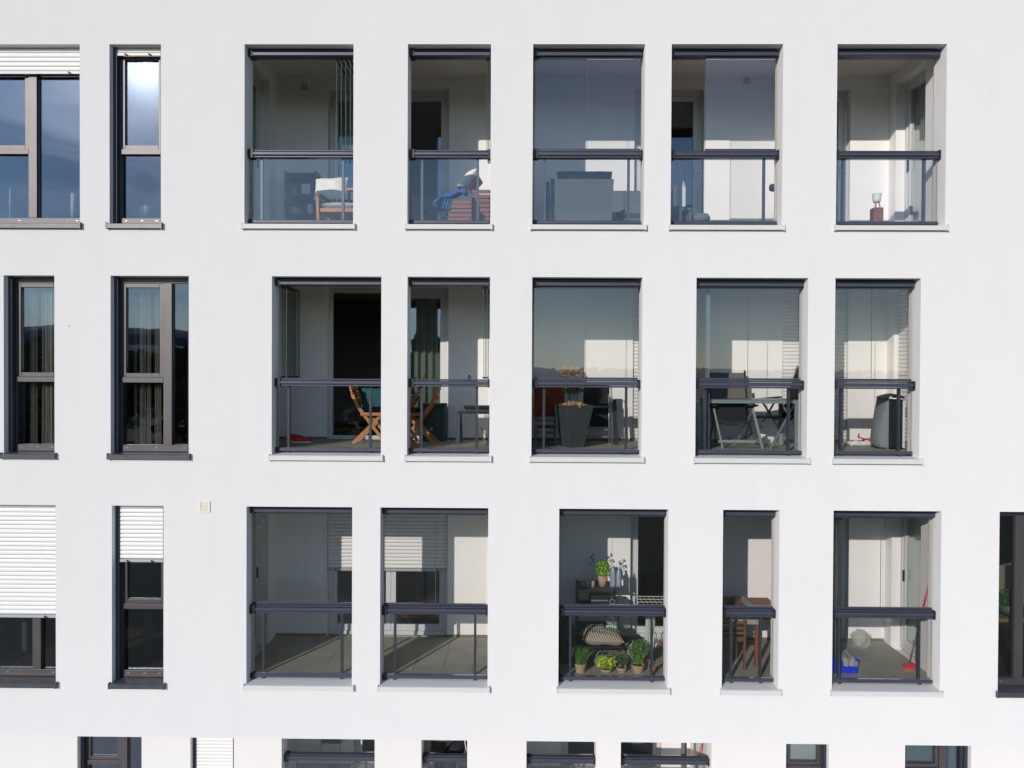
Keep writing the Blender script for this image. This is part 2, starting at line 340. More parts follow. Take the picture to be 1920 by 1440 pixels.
def plastic_bag():
    m = mat('clear_plastic_film', (0.75,0.76,0.74), 0.3, trans=0.4, bump=(22,1.0,0.02)); t = m.node_tree
    out = t.nodes['Material Output']; src = out.inputs[0].links[0].from_socket
    ms = N(t, 'ShaderNodeMixShader'); ms.inputs[0].default_value = .5; tr = N(t, 'ShaderNodeBsdfTransparent')
    t.links.new(src, ms.inputs[1]); t.links.new(tr.outputs[0], ms.inputs[2]); t.links.new(ms.outputs[0], out.inputs[0]); return m
M_BAG = plastic_bag()
M_BOT = glass('bottle_plastic', (0.62,0.70,0.82), 0.16)
M_BOTB = mat('bottle_body', (0.55,0.62,0.72), 0.15, trans=0.5)

# ------------------------------------------------------------------ ground, far land behind the camera
def sheet(name, x0, x1, y0, y1, z, m, nx=1, ny=1, fn=None):
    b = MB(); vs = []; fs = []
    for i in range(nx+1):
        for j in range(ny+1):
            x = x0+(x1-x0)*i/nx; y = y0+(y1-y0)*j/ny; vs.append((x, y, z+(fn(x, y) if fn else 0)))
    for i in range(nx):
        for j in range(ny):
            a = i*(ny+1)+j; fs.append((a, a+ny+1, a+ny+2, a+1))
    b.add(vs, fs); o = b.build(name, m); o['kind'] = 'structure'; return o
GZ = -7.16
M_GRASS = mat('meadow', (0.10,0.095,0.055), 0.95, noise=(0.12,0.4,(0.05,0.055,0.025)))
M_BOUNCE = mat('bounce_ground', (0.70,0.715,0.73), 0.9, noise=(0.8,0.06))
M_HILL = mat('hazy_wooded_hill', (0.10,0.15,0.20), 0.95, noise=(0.004,0.3))  # bluish tone puts the haze of distance into the hill colour
sheet('ground', -3000, 3000, -4000, 400, GZ, M_GRASS)
sheet('bounce_strip', -14, 14, -5, 1.95, GZ+0.012, M_BOUNCE)  # unseen pale strip, added to bounce sunlight up the lower wall
def ridge(name, yc, depth, hgt, seed, m):
    rnd = random.Random(seed); ph = [rnd.uniform(0,6.3) for _ in range(6)]
    def fn(x, y):
        h = 0.56-0.42*math.tanh((x-yc*.27)/(-yc*.19))+0.05*math.sin(x/420+ph[0])+0.04*math.sin(x/170+ph[1])+0.02*math.sin(x/61+ph[2])+0.012*math.sin(x/19+ph[3])
        return hgt*h*max(0, 1-((y-yc)/depth)**2)
    return sheet(name, -3000, 3000, yc-depth, yc+depth, GZ-1, m, 260, 10, fn)
ridge('far_hill', -2600, 400, 190, 3, M_HILL)
ridge('near_hill', -1300, 300, 62, 11, mat('near_hazy_hill', (0.08,0.11,0.13), 0.95, noise=(0.01,0.3)))  # haze mixed into this hill's colour as well
# a wood on the slope across the meadow (seen only as a dark reflection in the panes)
wd = MB(); rw = random.Random(5)
for i in range(420):
    x = rw.uniform(-150, 110); y = -58-170*rw.random()**1.6; h = rw.uniform(8.5, 11.0)*(1+.25*max(0, (-y-90)/140))*(.72 if x > -4 else 1)
    n = 55
    for k in range(n):
        c = Vector((x+rw.gauss(0, h*.16), y+rw.gauss(0, h*.16), GZ+h*rw.random()))
        r = h*.085
        a = Vector((rw.gauss(0,1), rw.gauss(0,1), rw.gauss(0,1))).normalized(); b2 = a.orthogonal().normalized(); c2 = a.cross(b2)
        wd.add([c+b2*r, c+c2*r, c-b2*r, c-c2*r], [(0,1,2,3)]); wd.add([c+a*r, c+c2*r, c-a*r, c-c2*r], [(0,1,2,3)])
    wd.tube([(x,y,GZ), (x,y,GZ+h*.6)], .22, 5)
wo_ = wd.build('distant_wood', mat('far_foliage', (0.045,0.06,0.03), 0.9, island=.4)); wo_['kind'] = 'stuff'
wo_['label'] = 'dark wood reflected in the window panes'

# ------------------------------------------------------------------ the building
HS, HB, FL, CL, DH = 4.284, 1.955, 2.03, 4.52, 4.335      # soffit, hole bottom, floor, ceiling, door head of the top row
XL, XR = -9.2, 9.2
B = thing('apartment_building', 'white rendered apartment block with rows of deep window and glazed loggia openings', 'apartment building', (0, 0, GZ))
ops = {0: [(P(-110,300,0)[0], P(149.7,300,0)[0],'w'), (-5.362,-4.690,'w'), (-3.600,-2.184,'l'), (-1.480,-0.405,'l'), (0.138,1.579,'l'), (1.922,3.351,'l'), (4.044,5.440,'l')],
       1: [(-6.755,-6.087,'w'), (-5.350,-4.325,'w'), (-3.240,-1.814,'l'), (-1.475,-0.404,'l'), (0.142,1.567,'l'), (2.262,3.698,'l'), (4.046,5.141,'l')],
       2: [(P(-110,1100,0)[0], P(104.5,1100,0)[0],'w'), (-5.335,-4.656,'w'), (-3.568,-2.185,'l'), (-1.818,-0.413,'l'), (0.508,1.924,'l'), (2.628,3.355,'l'), (4.050,5.436,'l'), (6.180,7.42,'w')]}
fw = MB()
zz = [(HS, 5.75)] + [(HS-3*k, HB-3*(k-1)) for k in (1, 2)] + [(-4.752, HB-6)]
for z0, z1 in zz: fw.box(XL, XR, 0, .30, z0, z1)
for k in (0, 1, 2):
    edges = [XL] + [e for o in ops[k] for e in o[:2]] + [XR]
    for a, b_ in zip(edges[::2], edges[1::2]): fw.box(a, b_, 0, .30, HB-3*k, HS-3*k, skip='tb')
fw.build('facade_wall', M_PL, B)
# little bits of the render: a dowel hole and a mark
dm = MB(); x, z = P(130.5, 611.5, 0); dm.lathe([(0.0001,0),(0.008,0)], 0, 0, 8); dm.v = [(x+v[0], -0.002, z+v[1]) for v in dm.v]
dm.build('dowel_hole', M_BLK, B)
# return walls, roof, slabs
rw_ = MB(); rw_.box(XL, XL+.3, .30, 9, -4.752, 5.75); rw_.box(XR-.3, XR, .30, 9, -4.752, 5.75); rw_.box(XL+.3, XR-.3, 8.7, 9, -4.752, 5.75)
rw_.build('outer_wall', M_PL, B)
rf = MB(); rf.box(XL+.3, XR-.3, .30, 8.7, 5.2, 5.4); rf.build('roof', M_GREY, B)
DB_ = 1.63
for k in (0, 1, 2):
    zb = FL-3*k
    sl_ = MB(); sl_.box(XL+.3, XR-.3, .30, 8.7, zb-.46 if k < 2 else -4.75, zb-.05); sl_.build('floor_slab', M_CEIL, B)
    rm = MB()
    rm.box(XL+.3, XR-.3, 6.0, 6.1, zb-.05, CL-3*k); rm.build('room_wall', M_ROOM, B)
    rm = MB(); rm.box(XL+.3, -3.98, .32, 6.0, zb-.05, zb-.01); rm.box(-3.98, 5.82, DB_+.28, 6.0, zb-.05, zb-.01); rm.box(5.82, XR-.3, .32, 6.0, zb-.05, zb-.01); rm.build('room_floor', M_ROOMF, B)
cs = MB(); cs.box(XL+.3, XR-.3, .30, 8.7, CL, 5.19); cs.build('loggia_ceiling', M_CEIL, B)

# doors in each storey's loggia back wall: (x0, x1)
DOORS = {0: [(-2.94,-1.10), (1.695,2.735), (3.98,4.93)], 1: [(-2.94,-1.10), (1.695,2.40), (3.945,4.93)], 2: [(-2.94,-1.10),(1.675,2.72), (4.42,4.97)]}
for k in (0, 1, 2):
    z0 = FL-.05-3*k; z1 = CL-3*k; dh = DH-3*k
    bw = MB(); xs = [-3.98]+[e for d in DOORS[k] for e in d]+[5.82]
    for a, b_ in zip(xs[::2], xs[1::2]): bw.box(a, b_, DB_, DB_+.28, z0, z1)
    for a, b_ in DOORS[k]: bw.box(a, b_, DB_, DB_+.28, dh, z1)
    # left and right side walls with their recessed doors
    xl, xr = -3.72, 5.505
    for (xa, xb, ta, tb) in ((-3.98, xl, .55, 1.30), (xr, 5.82, .62, 1.42)):
        bw.box(xa, xb, .30, ta, z0, z1); bw.box(xa, xb, tb, DB_, z0, z1); bw.box(xa, xb, ta, tb, dh, z1)
    bw.build('loggia_wall', M_IN, B)
    # skirting of a cut membrane at the foot, as in the lowest row
    sk = MB(); xs2 = [-3.72]+[e for d in DOORS[k] for e in d]+[5.5]
    for a, b_ in zip(xs2[::2], xs2[1::2]): sk = MB(); sk.box(a+.002, b_-.002, DB_-.012, DB_-.001, z0, FL-3*k+.035); sk.build('skirting', M_TAN, B)
# partitions between flats
for k in (0, 1, 2):
    z0 = FL-.05-3*k; z1 = CL-3*k
    p = MB(); p.box(-.16, .04, .30, DB_, z0, z1); p.build('partition', M_IN, B)
p = MB(); p.box(3.84, 3.94, .30, DB_, FL-.05, CL); p.build('partition', M_IN, B)
for k, X, mt in ((1, 2.47, G_LOG), (2, 4.25, G_LOG)):
    z0 = FL-3*k; z1 = CL-3*k
    q = MB(); q.box(X, X+.05, .31, .36, z0, z1); q.box(X, X+.05, DB_-.05, DB_-.002, z0, z1); q.box(X, X+.05, .362, DB_-.052, z0, z0+.05); q.box(X, X+.05, .362, DB_-.052, z1-.05, z1)
    po = q.build('partition', M_POST if k == 1 else M_ANT, B, label='slim metal framed partition with a frosted panel')
    fp = MB(); fp.box(X+.018, X+.03, .362, DB_-.052, z0+.052, z1-.052); fp.build('panel', mat('frosted_panel_%s' % 'ab'[k-1], (0.30,0.36,0.38), .5, trans=.3), po)
# floor slabs of grey tile on pads
def tiles(x0, x1, t0, t1, z, joint0=0.0):
    b = MB(); w = .40; i0 = math.floor((x0-joint0)/w); x = joint0+i0*w
    while x < x1:
        a = max(x, x0)+.002; c = min(x+w, x1)-.003; tt = t0
        for dy in (.55, .62, .8):
            e = min(tt+dy, t1)
            if e-tt > .02 and c-a > .02: b.box(a, c, tt+.002, e-.003, z-.04, z+random.uniform(-.0015,.0015))
            tt = e
        x += w
    return b
for k in (0, 1, 2):
    for a, b_ in ((-3.72,-.16), (.04,5.5)):
        tiles(a, b_, .205, DB_-.013, FL-3*k, -1.03).build('floor_tiles', M_TILE, B)

def sill(x0, x1, zb, T, dark, parent=B):
    b = MB(); o = .024
    pr = [(T-.045, zb-.060), (T-.045, zb-.004), (T-.035, zb+.002), (T+.20, zb+.022), (T+.20, zb+.014), (T-.034, zb-.008), (T-.036,zb-.060)]
    b.extx(pr, x0-.0, x1+.0)
    # cover strip carried past the jambs in front of the wall only
    for xa, xb in ((x0-o, x0), (x1, x1+o)): b.box(xa, xb, T-.046, T-.001, zb-.062, zb+.002)
    for xa in (x0-o-.003, x1+o-.003): b.box(xa, xa+.008, T-.05, T-.0015, zb-.066, zb+.016)
    return b.build('window_sill', M_SILD if dark else M_SILL, parent)

def rail_set(x0, x1, k, T=0.0, posts=True, upper=None, stack=None, dz=None):
    """balustrade and the frameless sliding glazing of one loggia opening. upper: list of (x0,x1) glazed spans"""
    z = -3*k if dz is None else dz
    t = T+.16; xa = x0+.02; xb = x1-.02
    h = MB()
    h.cham(xa, xb, t-.045, t+.045, z+2.856, z+2.878, .005); h.cham(xa, xb, t-.06, t+.06, z+2.882, z+2.932, .012)
    h.cham(xa, xb, t-.04, t+.05, z+2.936, z+2.957, .006)
    R_ = h.build('balcony_railing', M_RAIL, B)
    for ca, cb in ((xa-.012, xa+.055), (xb-.01, xb+.012)): e = MB(); e.box(ca, cb, t-.066, t+.066, z+2.85, z+2.961); e.build('end_cap', M_BLK, R_)
    b = MB(); b.cham(xa, xb, t-.035, t+.035, z+1.998, z+2.042, .006); b.build('bottom_rail', M_RAIL, R_)
    e = MB(); e.box(xa-.012, xa+.045, t-.042, t+.042, z+1.99, z+2.047); e.build('end_cap', M_BLK, R_)
    g = MB(); g.box(xa+.006, xb-.006, t-.006, t+.006, z+2.043, z+2.855); g.build('glass_panel', G_RAIL, R_)
    if posts:
        for s_ in (xa+.13, xb-.17):
            p = MB(); p.box(s_, s_+.03, t+.012, t+.055, z+1.965, z+2.855); p.box(s_-.004, s_+.036, t-.015, t+.056, z+1.966, z+1.992); p.build('post', M_RAIL, R_)
    if upper is None: return R_
    hd = MB(); zt = z+HS-.002
    hd.cham(xa, xb, t-.05, t+.09, z+4.185, z+4.235, .01); hd.cham(xa, xb, t-.035, t+.08, z+4.238, z+4.262, .006)
    Gz = hd.build('balcony_glazing', M_RAIL, B)
    e = MB(); e.box(xa+.002, xb-.002, t-.01, t+.11, z+4.263, zt); e.build('shadow_gap', M_BLK, Gz); e = MB(); e.box(xa-.012, xa+.045, t-.058, t+.1, z+4.178, z+4.262); e.build('end_cap', M_BLK, Gz)  # black strip over the track paints the shade of the gap there
    for (ua, ub) in upper:
        n = max(1, round((ub-ua)/.62)); w = (ub-ua)/n
        for i in range(n):
            g = MB(); a = ua+i*w+.002; c = ua+(i+1)*w-.002
            g.box(a, c, t+.004, t+.014, z+2.99, z+4.16, skip='lr'); g.cur = 1
            g.box(a-.0035, a, t+.004, t+.014, z+2.99, z+4.16); g.build('glass_panel', [G_LOG, M_EDGE], Gz)
        tr = MB(); tr.cham(ua, ub, t-.008, t+.026, z+2.959, z+2.989, .004); tr.cham(ua, ub, t-.008, t+.026, z+4.161, z+4.183, .004); tr.build('panel_track', M_ANT, Gz)
    if stack:
        for X in stack:
            g = MB(); L_ = .56
            g.box(X, X+.01, t+.06, t+.06+L_, z+2.99, z+4.16, skip='fk'); g.cur = 1
            g.box(X+.003, X+.007, t+.056, t+.06, z+2.99, z+4.16); g.box(X, X+.01, t+.06+L_, t+.064+L_, z+2.99, z+4.16)
            g.cur = 2; g.box(X-.004, X+.014, t+.05, t+.06+L_, z+2.965, z+2.989); g.box(X-.004, X+.014, t+.05, t+.06+L_, z+4.161, z+4.183)
            g.build('glass_panel', [G_STK, M_EDG2, M_BLK], Gz)
    return R_

for k in (0, 1, 2):
    for (a, b_, kind) in ops[k]: sill(a, b_, HB-3*k, 0, kind == 'w')
o0, o1, o2 = ops[0], ops[1], ops[2]
fullspan = lambda o: [(o[0]+.03, o[1]-.03)]
rail_set(*o0[2][:2], 0, upper=[], stack=[-2.46,-2.40,-2.34,-2.28,-2.22])
rail_set(*o0[3][:2], 0, upper=[], stack=[-.47,-.445])
rail_set(*o0[4][:2], 0, upper=fullspan(o0[4]))
rail_set(*o0[5][:2], 0, upper=[(P(1321,400,.17)[0], o0[5][1]-.03)])
rail_set(*o0[6][:2], 0, upper=[])
rail_set(*o1[2][:2], 1, upper=[], stack=[-3.18,-3.12])
rail_set(*o1[3][:2], 1, upper=[], stack=[-.50,-.46])
for i in (4, 5, 6): rail_set(*o1[i][:2], 1, upper=fullspan(o1[i]))
for i in (2, 3, 4, 5, 6): rail_set(*o2[i][:2], 2, upper=fullspan(o2[i]))

# ---- roller shutters and framed openings
def slats(b, x0, x1, y, ztop, zbot, pitch=.0555):
    z = ztop; prof = []
    n = max(1, round((ztop-zbot)/pitch)); p = (ztop-zbot)/n
    for i in range(n):
        za = ztop-i*p
        pr = [(y+.014, za), (y+.002, za-.004), (y-.003, za-p*.35), (y-.003, za-p*.65), (y+.002, za-p+.006), (y+.014, za-p+.003), (y+.016, za-p*.5)]
        b.extx(pr, x0, x1)
    return b
def shutter(x0, x1, t, ztop, zbot, parent, bar=True):
    b = slats(MB(), x0, x1, t, ztop, zbot); s_ = b.build('shutter', M_SHU, parent)
    q = MB(); q.cham(x0, x1, t-.008, t+.016, zbot-.042, zbot-.002, .004); q.build('shutter_bar', mat('shutter_bottom_bar', (.42,.42,.43), .4) if bar else M_WIN, parent)
    q = MB()
    for xx in (x0+.10, x1-.16): q.bar((xx, t-.012, zbot-.018), (xx+.035, t-.03, zbot-.034), .014, .014)
    q.build('stop', M_BLK, parent)
def window(x0, x1, k, vert, trans=None, shut=None, T=0.0, z=None, ztop=None, zbot=None, G=G_WIN, FM=None):
    """aluminium window set back in its opening. vert: mullion centres; trans: {cell: transom z}; shut: z of shutter bottom"""
    FM = FM or M_WIN; zo = -3*k if z is None else z
    a = x0+.002; b_ = x1-.002; zt = (HS+zo-.002) if ztop is None else ztop; zb = (HB+zo+.024) if zbot is None else zbot; t = T+.165
    f = MB()
    f.box(a, a+.055, t, t+.07, zb, zt); f.box(b_-.055, b_, t, t+.07, zb, zt)
    f.box(a+.056, b_-.056, t-.012, t+.07, zb, zb+.085); f.box(a+.056, b_-.056, t, t+.07, zt-.075, zt)
    W_ = f.build('window', FM, B, bevel=.003)
    cells = []; xs = [a+.056]
    for m_ in sorted(vert):
        mm = MB(); mm.box(m_-.056, m_+.056, t-.014, t+.07, zb+.086, zt-.076); mm.build('mullion', FM, W_, bevel=.003)
        xs += [m_-.057, m_+.057]
    xs.append(b_-.056)
    for i, (ca, cb) in enumerate(zip(xs[::2], xs[1::2])):
        zl = zb+.086; zh = zt-.076
        spans = []
        if trans and i in trans:
            zt_ = trans[i]; q = MB(); q.box(ca, cb, t-.016, t+.07, zt_-.034, zt_+.034); q.build('transom', FM, W_, bevel=.003)
            # opening sash above, fixed glass below
            s_ = MB(); za = zt_+.036; zc = zh-.002; w = .055
            s_.box(ca+.004, ca+w, t+.004, t+.07, za, zc); s_.box(cb-w, cb-.004, t+.004, t+.07, za, zc)
            s_.box(ca+w+.001, cb-w-.001, t+.004, t+.07, za, za+w); s_.box(ca+w+.001, cb-w-.001, t+.004, t+.07, zc-w, zc)
            s_.build('sash', FM, W_, bevel=.003)
            spans = [(ca+w+.002, cb-w-.002, za+w+.001, zc-w-.001), (ca, cb, zl, zt_-.036)]
        else: spans = [(ca, cb, zl, zh)]
        for (pa, pb, pz0, pz1) in spans:
            g = MB(); g.box(pa, pb, t+.035, t+.042, pz0, pz1); g.build('pane', G, W_)
    for ga, gb in ((a, a+.045), (b_-.045, b_)): gr = MB(); gr.box(ga, gb, T+.085, t-.018, zb, zt); gr.build('guide_rail', M_GUI, W_)
    if shut is not None: shutter(a+.047, b_-.047, T+.105, zt-.002, shut, W_)
    dr = MB()
    for xx in (a+.12, (a+b_)/2, b_-.14): dr.box(xx, xx+.03, t-.017, t-.0125, zb+.045, zb+.053)
    dr.build('drain_cap', M_STEEL, W_)
    return W_
# row one
w00 = window(o0[0][0], o0[0][1], 0, [PX(61,.15,300), PX(-60,.15,300)], {1: PZ(284,.15,30)}, shut=PZ(133,.105,60))
w01 = window(o0[1][0], o0[1][1], 0, [], {0: PZ(284.5,.15,260)}, shut=PZ(99,.105,260))
w10 = window(o1[0][0], o1[0][1], 1, [], {0: PZ(711,.15,60)})
w11 = window(o1[1][0], o1[1][1], 1, [PX(314,.15,700)], {0: PZ(712.5,.15,260)})
w20 = window(o2[0][0], o2[0][1], 2, [PX(68.5,.15,1200), PX(-60,.15,1200)], {1: PZ(1135,.15,30)}, shut=PZ(1152,.105,60))
w21 = window(o2[1][0], o2[1][1], 2, [], {0: PZ(1137,.15,260)}, shut=PZ(1048,.105,260))
w22 = window(o2[7][0], o2[7][1], 2, [PX(1911,.15,1130)])
for r_, k in ((0,0),(1,1)):
    pass

def door(x0, x1, k, splits=(), shut=None, pane_gap=None, z=None, tb=DB_, dh=None, thr=.10):
    """white balcony door set into the loggia back wall"""
    zo = -3*k if z is None else z
    zb = FL+zo-.01; zt = (DH if dh is None else dh)+zo-.002; t = tb+.10; a = x0+.002; b_ = x1-.002
    f = MB(); w = .055
    f.box(a, a+w, t, t+.07, zb, zt); f.box(b_-w, b_, t, t+.07, zb, zt); f.box(a+w, b_-w, t, t+.07, zt-.07, zt); f.box(a+w, b_-w, t-.01, t+.07, zb, zb+thr*.6)
    D_ = f.build('balcony_door', M_PVC, B, bevel=.003)
    xs = [a+w+.002]+[e for s_ in splits for e in (s_-.002, s_+.002)]+[b_-w-.002]
    for i, (ca, cb) in enumerate(zip(xs[::2], xs[1::2])):
        if pane_gap is not None and i in pane_gap: continue
        s_ = MB(); q = .075; za = zb+thr*.6+.003; zc = zt-.073
        s_.box(ca, ca+q, t+.012, t+.06, za, zc); s_.box(cb-q, cb, t+.012, t+.06, za, zc); s_.box(ca+q, cb-q, t+.012, t+.06, za, za+q+.02); s_.box(ca+q, cb-q, t+.012, t+.06, zc-q, zc)
        s_.build('door_leaf', M_PVC, D_, bevel=.003)
        g = MB(); g.box(ca+q+.001, cb-q-.001, t+.036, t+.042, za+q+.021, zc-q-.001); g.build('pane', G_DOOR, D_)
        hh = MB(); hx = cb-q*.5 if i == 0 else ca+q*.5; hh.box(hx-.012, hx+.012, t-.008, t+.012, zb+1.0, zb+1.16); hh.box(hx-.008, hx+.075, t-.028, t-.014, zb+1.085, zb+1.105); hh.build('handle', M_WPL, D_)
    if shut is not None: shutter(a+.01, b_-.01, t-.06, zt-.002, shut, D_, bar=True)
    return D_
# row 1: closed doors; row 2: left one open; row 3: shutters half down
door(*DOORS[0][0], 0, splits=(-2.02,)); door(*DOORS[0][1], 0); door(*DOORS[0][2], 0)
door(*DOORS[1][0], 1, splits=(-1.95,), pane_gap=(0,)); door(*DOORS[1][1], 1, shut=FL-3+.03); door(*DOORS[1][2], 1, shut=FL-3+.03)
door(*DOORS[2][0], 2, splits=(-1.98,), shut=PZ(1065,1.7,780)); door(*DOORS[2][1], 2); door(*DOORS[2][2], 2)
def side_door(X, t0, t1, k, sgn, shut=None, thr=.10):
    zb = FL-3*k-.01; zt = DH-3*k-.002; w = .055
    def bx(b, u0, u1, ta, tb, za, zc):                 # u: distance into the recess
        b.box(X+sgn*u0, X+sgn*u1, ta, tb, za, zc)
    f = MB(); a = t0+.002; b_ = t1-.002
    bx(f, .13, .20, a, a+w, zb, zt); bx(f, .13, .20, b_-w, b_, zb, zt); bx(f, .13, .20, a+w, b_-w, zt-.07, zt); bx(f, .12, .20, a+w, b_-w, zb, zb+.06)
    D_ = f.build('balcony_door', M_PVC, B, bevel=.003)
    s_ = MB(); q = .07; ca = a+w+.002; cb = b_-w-.002; za = zb+.063; zc = zt-.073
    bx(s_, .142, .19, ca, ca+q, za, zc); bx(s_, .142, .19, cb-q, cb, za, zc); bx(s_, .142, .19, ca+q, cb-q, za, za+q+.02); bx(s_, .142, .19, ca+q, cb-q, zc-q, zc)
    s_.build('door_leaf', M_PVC, D_, bevel=.003)
    g = MB(); bx(g, .166, .172, ca+q+.001, cb-q-.001, za+q+.021, zc-q-.001); g.build('pane', G_SIDE, D_)
    hh = MB(); bx(hh, .118, .141, cb-q*.65, cb-q*.35, zb+1.0, zb+1.16); hh.build('handle', M_BLK, D_)
    if shut is not None:
        b = MB(); n = 38; p = (zt-shut)/n
        for i in range(n):
            z1 = zt-.002-i*p; b.prism([(X+sgn*.075, z1), (X+sgn*.06, z1-p*.3), (X+sgn*.06, z1-p*.7), (X+sgn*.075, z1-p+.003)][::sgn], a+.01, b_-.01)
        b.build('shutter', M_SHU, D_)
for k in (0, 1, 2):
    side_door(-3.72, .55, 1.30, k, -1); side_door(5.505, .62, 1.42, k, 1, shut=(FL-3+.05 if k == 1 else None))
# vent grilles
def grille(x, z, t, w, m, slat_m, parent=B, n=6):
    b = MB(); b.box(x-w/2, x+w/2, t-.014, t-.001, z-w/2, z-w/2+.018); b.box(x-w/2, x+w/2, t-.014, t-.001, z+w/2-.018, z+w/2)
    b.box(x-w/2, x-w/2+.02, t-.014, t-.001, z-w/2+.018, z+w/2-.018); b.box(x+w/2-.02, x+w/2, t-.014, t-.001, z-w/2+.018, z+w/2-.018)
    g = b.build('vent_grille', m, parent)
    s_ = MB(); q = w-.036
    for i in range(n):
        zc = z-q/2+q*(i+.5)/n; s_.add([(x-w/2+.02, t-.013, zc-q/n*.42), (x+w/2-.02, t-.013, zc-q/n*.42), (x+w/2-.02, t-.003, zc+q/n*.35), (x-w/2+.02, t-.003, zc+q/n*.35)], [(0,1,2,3)])
    s_.build('louvre', slat_m, g)
    k_ = MB(); k_.box(x-w/2+.02, x+w/2-.02, t-.0022, t-.0015, z-w/2+.018, z+w/2-.018); k_.build('opening', M_GREY, g)
M_CREAMM = mat('cream_grille', (0.76,0.72,0.62), .5)
x, z = P(384, 949.5, 0); grille(x, z, 0, .145, M_CREAMM, M_CREAMM)
x, z = P(571, 164, DB_); grille(x, z, DB_, .15, M_IN, M_IN)
x, z = P(1400, 152, DB_); grille(x, z, DB_, .15, M_IN, M_IN)

# ------------------------------------------------------------------ the set-back lowest storey
T4 = 2.0; z4 = -9.0; T4b = T4+1.63
op4 = [('w', 145, 265.5), ('w', 357, 438.5), ('l', 528, 702.5), ('l', 790, 876), ('l', 987, 1118), ('l', 1164, 1334), ('w', 1474, 1554), ('w', 1697, 1821)]
E4 = [(k_, P(a, 1410, T4)[0], P(b_, 1410, T4)[0]) for k_, a, b_ in op4]
HS4 = HS+z4-.08; HB4 = HB+z4
gw = MB(); gw.box(XL, XR, T4, T4+.3, HS4, -4.753); gw.box(XL, XR, T4, T4+.3, GZ, HB4)
ed = [XL]+[e for q in E4 for e in q[1:]]+[XR]
for a, b_ in zip(ed[::2], ed[1::2]): gw.box(a, b_, T4, T4+.3, HB4, HS4, skip='tb')
gw.box(XL, XL+.3, T4+.3, 9, GZ, -4.753); gw.box(XR-.3, XR, T4+.3, 9, GZ, -4.753); gw.box(XL+.3, XR-.3, 8.7, 9, GZ, -4.753)
gw.build('lower_facade_wall', M_PL, B)
so_ = MB(); so_.box(XL+.002, XR-.002, .301, T4-.001, -4.748, -4.747); so_.build('overhang_soffit', M_PL, B)
DO4 = [(P(748,1400,T4b)[0]-.9, P(748,1400,T4b)[0]), ]
bw = MB(); Z0, Z1 = FL+z4-.05, -4.753
dr4 = [(P(663,1400,T4b)[0], P(850,1400,T4b)[0]), (P(1052,1400,T4b)[0], P(1240,1400,T4b)[0])]
ed = [-4.3]+[e for q in dr4 for e in q]+[5.6]
for a, b_ in zip(ed[::2], ed[1::2]): bw.box(a, b_, T4b, T4b+.28, Z0, Z1)
for a, b_ in dr4: bw.box(a, b_, T4b, T4b+.28, DH+z4, Z1)
bw.box(-4.3, -4.0, T4+.3, T4b, Z0, Z1); bw.box(P(1331,1400,T4+.3)[0]-.02, 5.6, T4+.3, T4b, Z0, Z1); bw.box(-.45, -.25, T4+.3, T4b, Z0, Z1)
bw.build('loggia_wall', M_IN, B)
fl = MB(); fl.box(XL+.3, XR-.3, T4+.3, 8.7, GZ, Z0); fl.build('floor_slab', M_CEIL, B)
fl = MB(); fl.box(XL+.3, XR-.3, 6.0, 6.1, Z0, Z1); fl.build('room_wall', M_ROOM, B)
tiles(-4.0, -.45, T4+.205, T4b-.002, FL+z4, -1.03).build('floor_tiles', M_TILE, B); tiles(-.25, 3.3, T4+.205, T4b-.002, FL+z4, -1.03).build('floor_tiles', M_TILE, B)
for (a, b_) in dr4: door(a, b_, 3, z=z4, tb=T4b, splits=((a+b_)/2,))
for kd, a, b_ in E4:
    sill(a, b_, HB4, T4, kd == 'w')
    if kd == 'l': rail_set(a, b_, 3, T=T4, dz=z4)
w40 = window(E4[0][1], E4[0][2], 3, [PX(232,T4+.15,1410)], {0: PZ(1430,T4+.15,200)}, T=T4, z=z4, ztop=HS4-.002)
w41 = window(E4[1][1], E4[1][2], 3, [], {}, T=T4, z=z4, ztop=HS4-.002, shut=HB4+.1)
w42 = window(E4[6][1], E4[6][2], 3, [], {0: PZ(1440,T4+.15,1510)}, T=T4, z=z4, ztop=HS4-.002)
w43 = window(E4[7][1], E4[7][2], 3, [PX(1768,T4+.15,1410)], {0: PZ(1444,T4+.15,1720)}, T=T4, z=z4, ztop=HS4-.002)

# ------------------------------------------------------------------ things in the top row
F1, F2, F3, F4 = FL, FL-3, FL-6, FL-9
def Q(px, py, t): x, z = P(px, py, t); return Vector((x, t, z))
def boxp(b, xa, xb, ya, yb, t0, t1):
    """box whose front face, at depth t0, spans these photo columns and rows"""
    a = P(xa, yb, t0); c = P(xb, ya, t0); return b.box(a[0], c[0], t0, t1, a[1], c[1])
# cushioned wooden armchair, first opening
c = thing('armchair', 'low wooden armchair with cream seat pad behind glass in the top left loggia', 'armchair', (-2.55, .95, F1))
xa, xb = PX(597,.75,380), PX(597,.75,380)+.60
fr = MB()
for x in (xa, xb-.04):
    b = MB(); b.bar((x+.02,.70,F1), (x+.01,.66,F1+.47), .035, .045); b.build('leg', M_WOOD, c)
    b = MB(); b.bar((x+.02,1.30,F1), (x+.02,1.22,F1+.50), .035, .045); b.build('leg', M_WOOD, c)
    b = MB(); b.bar((x+.02,.62,F1+.475), (x+.02,1.28,F1+.52), .06, .028); b.build('armrest', M_BROW, c)
b = MB(); b.box(xa+.04, xb-.04, .68, .71, F1+.24, F1+.29); b.box(xa+.041, xb-.041, .711, 1.24, F1+.25, F1+.275); b.build('seat', M_WOOD, c)
b = MB()
for i in range(5): x = xa+.08+i*.105; b.bar((x,1.22,F1+.27), (x,1.40,F1+.72), .03, .02)
b.bar((xa+.04,1.40,F1+.72), (xb-.04,1.40,F1+.72), .03, .05); b.build('backrest', M_WOOD, c)
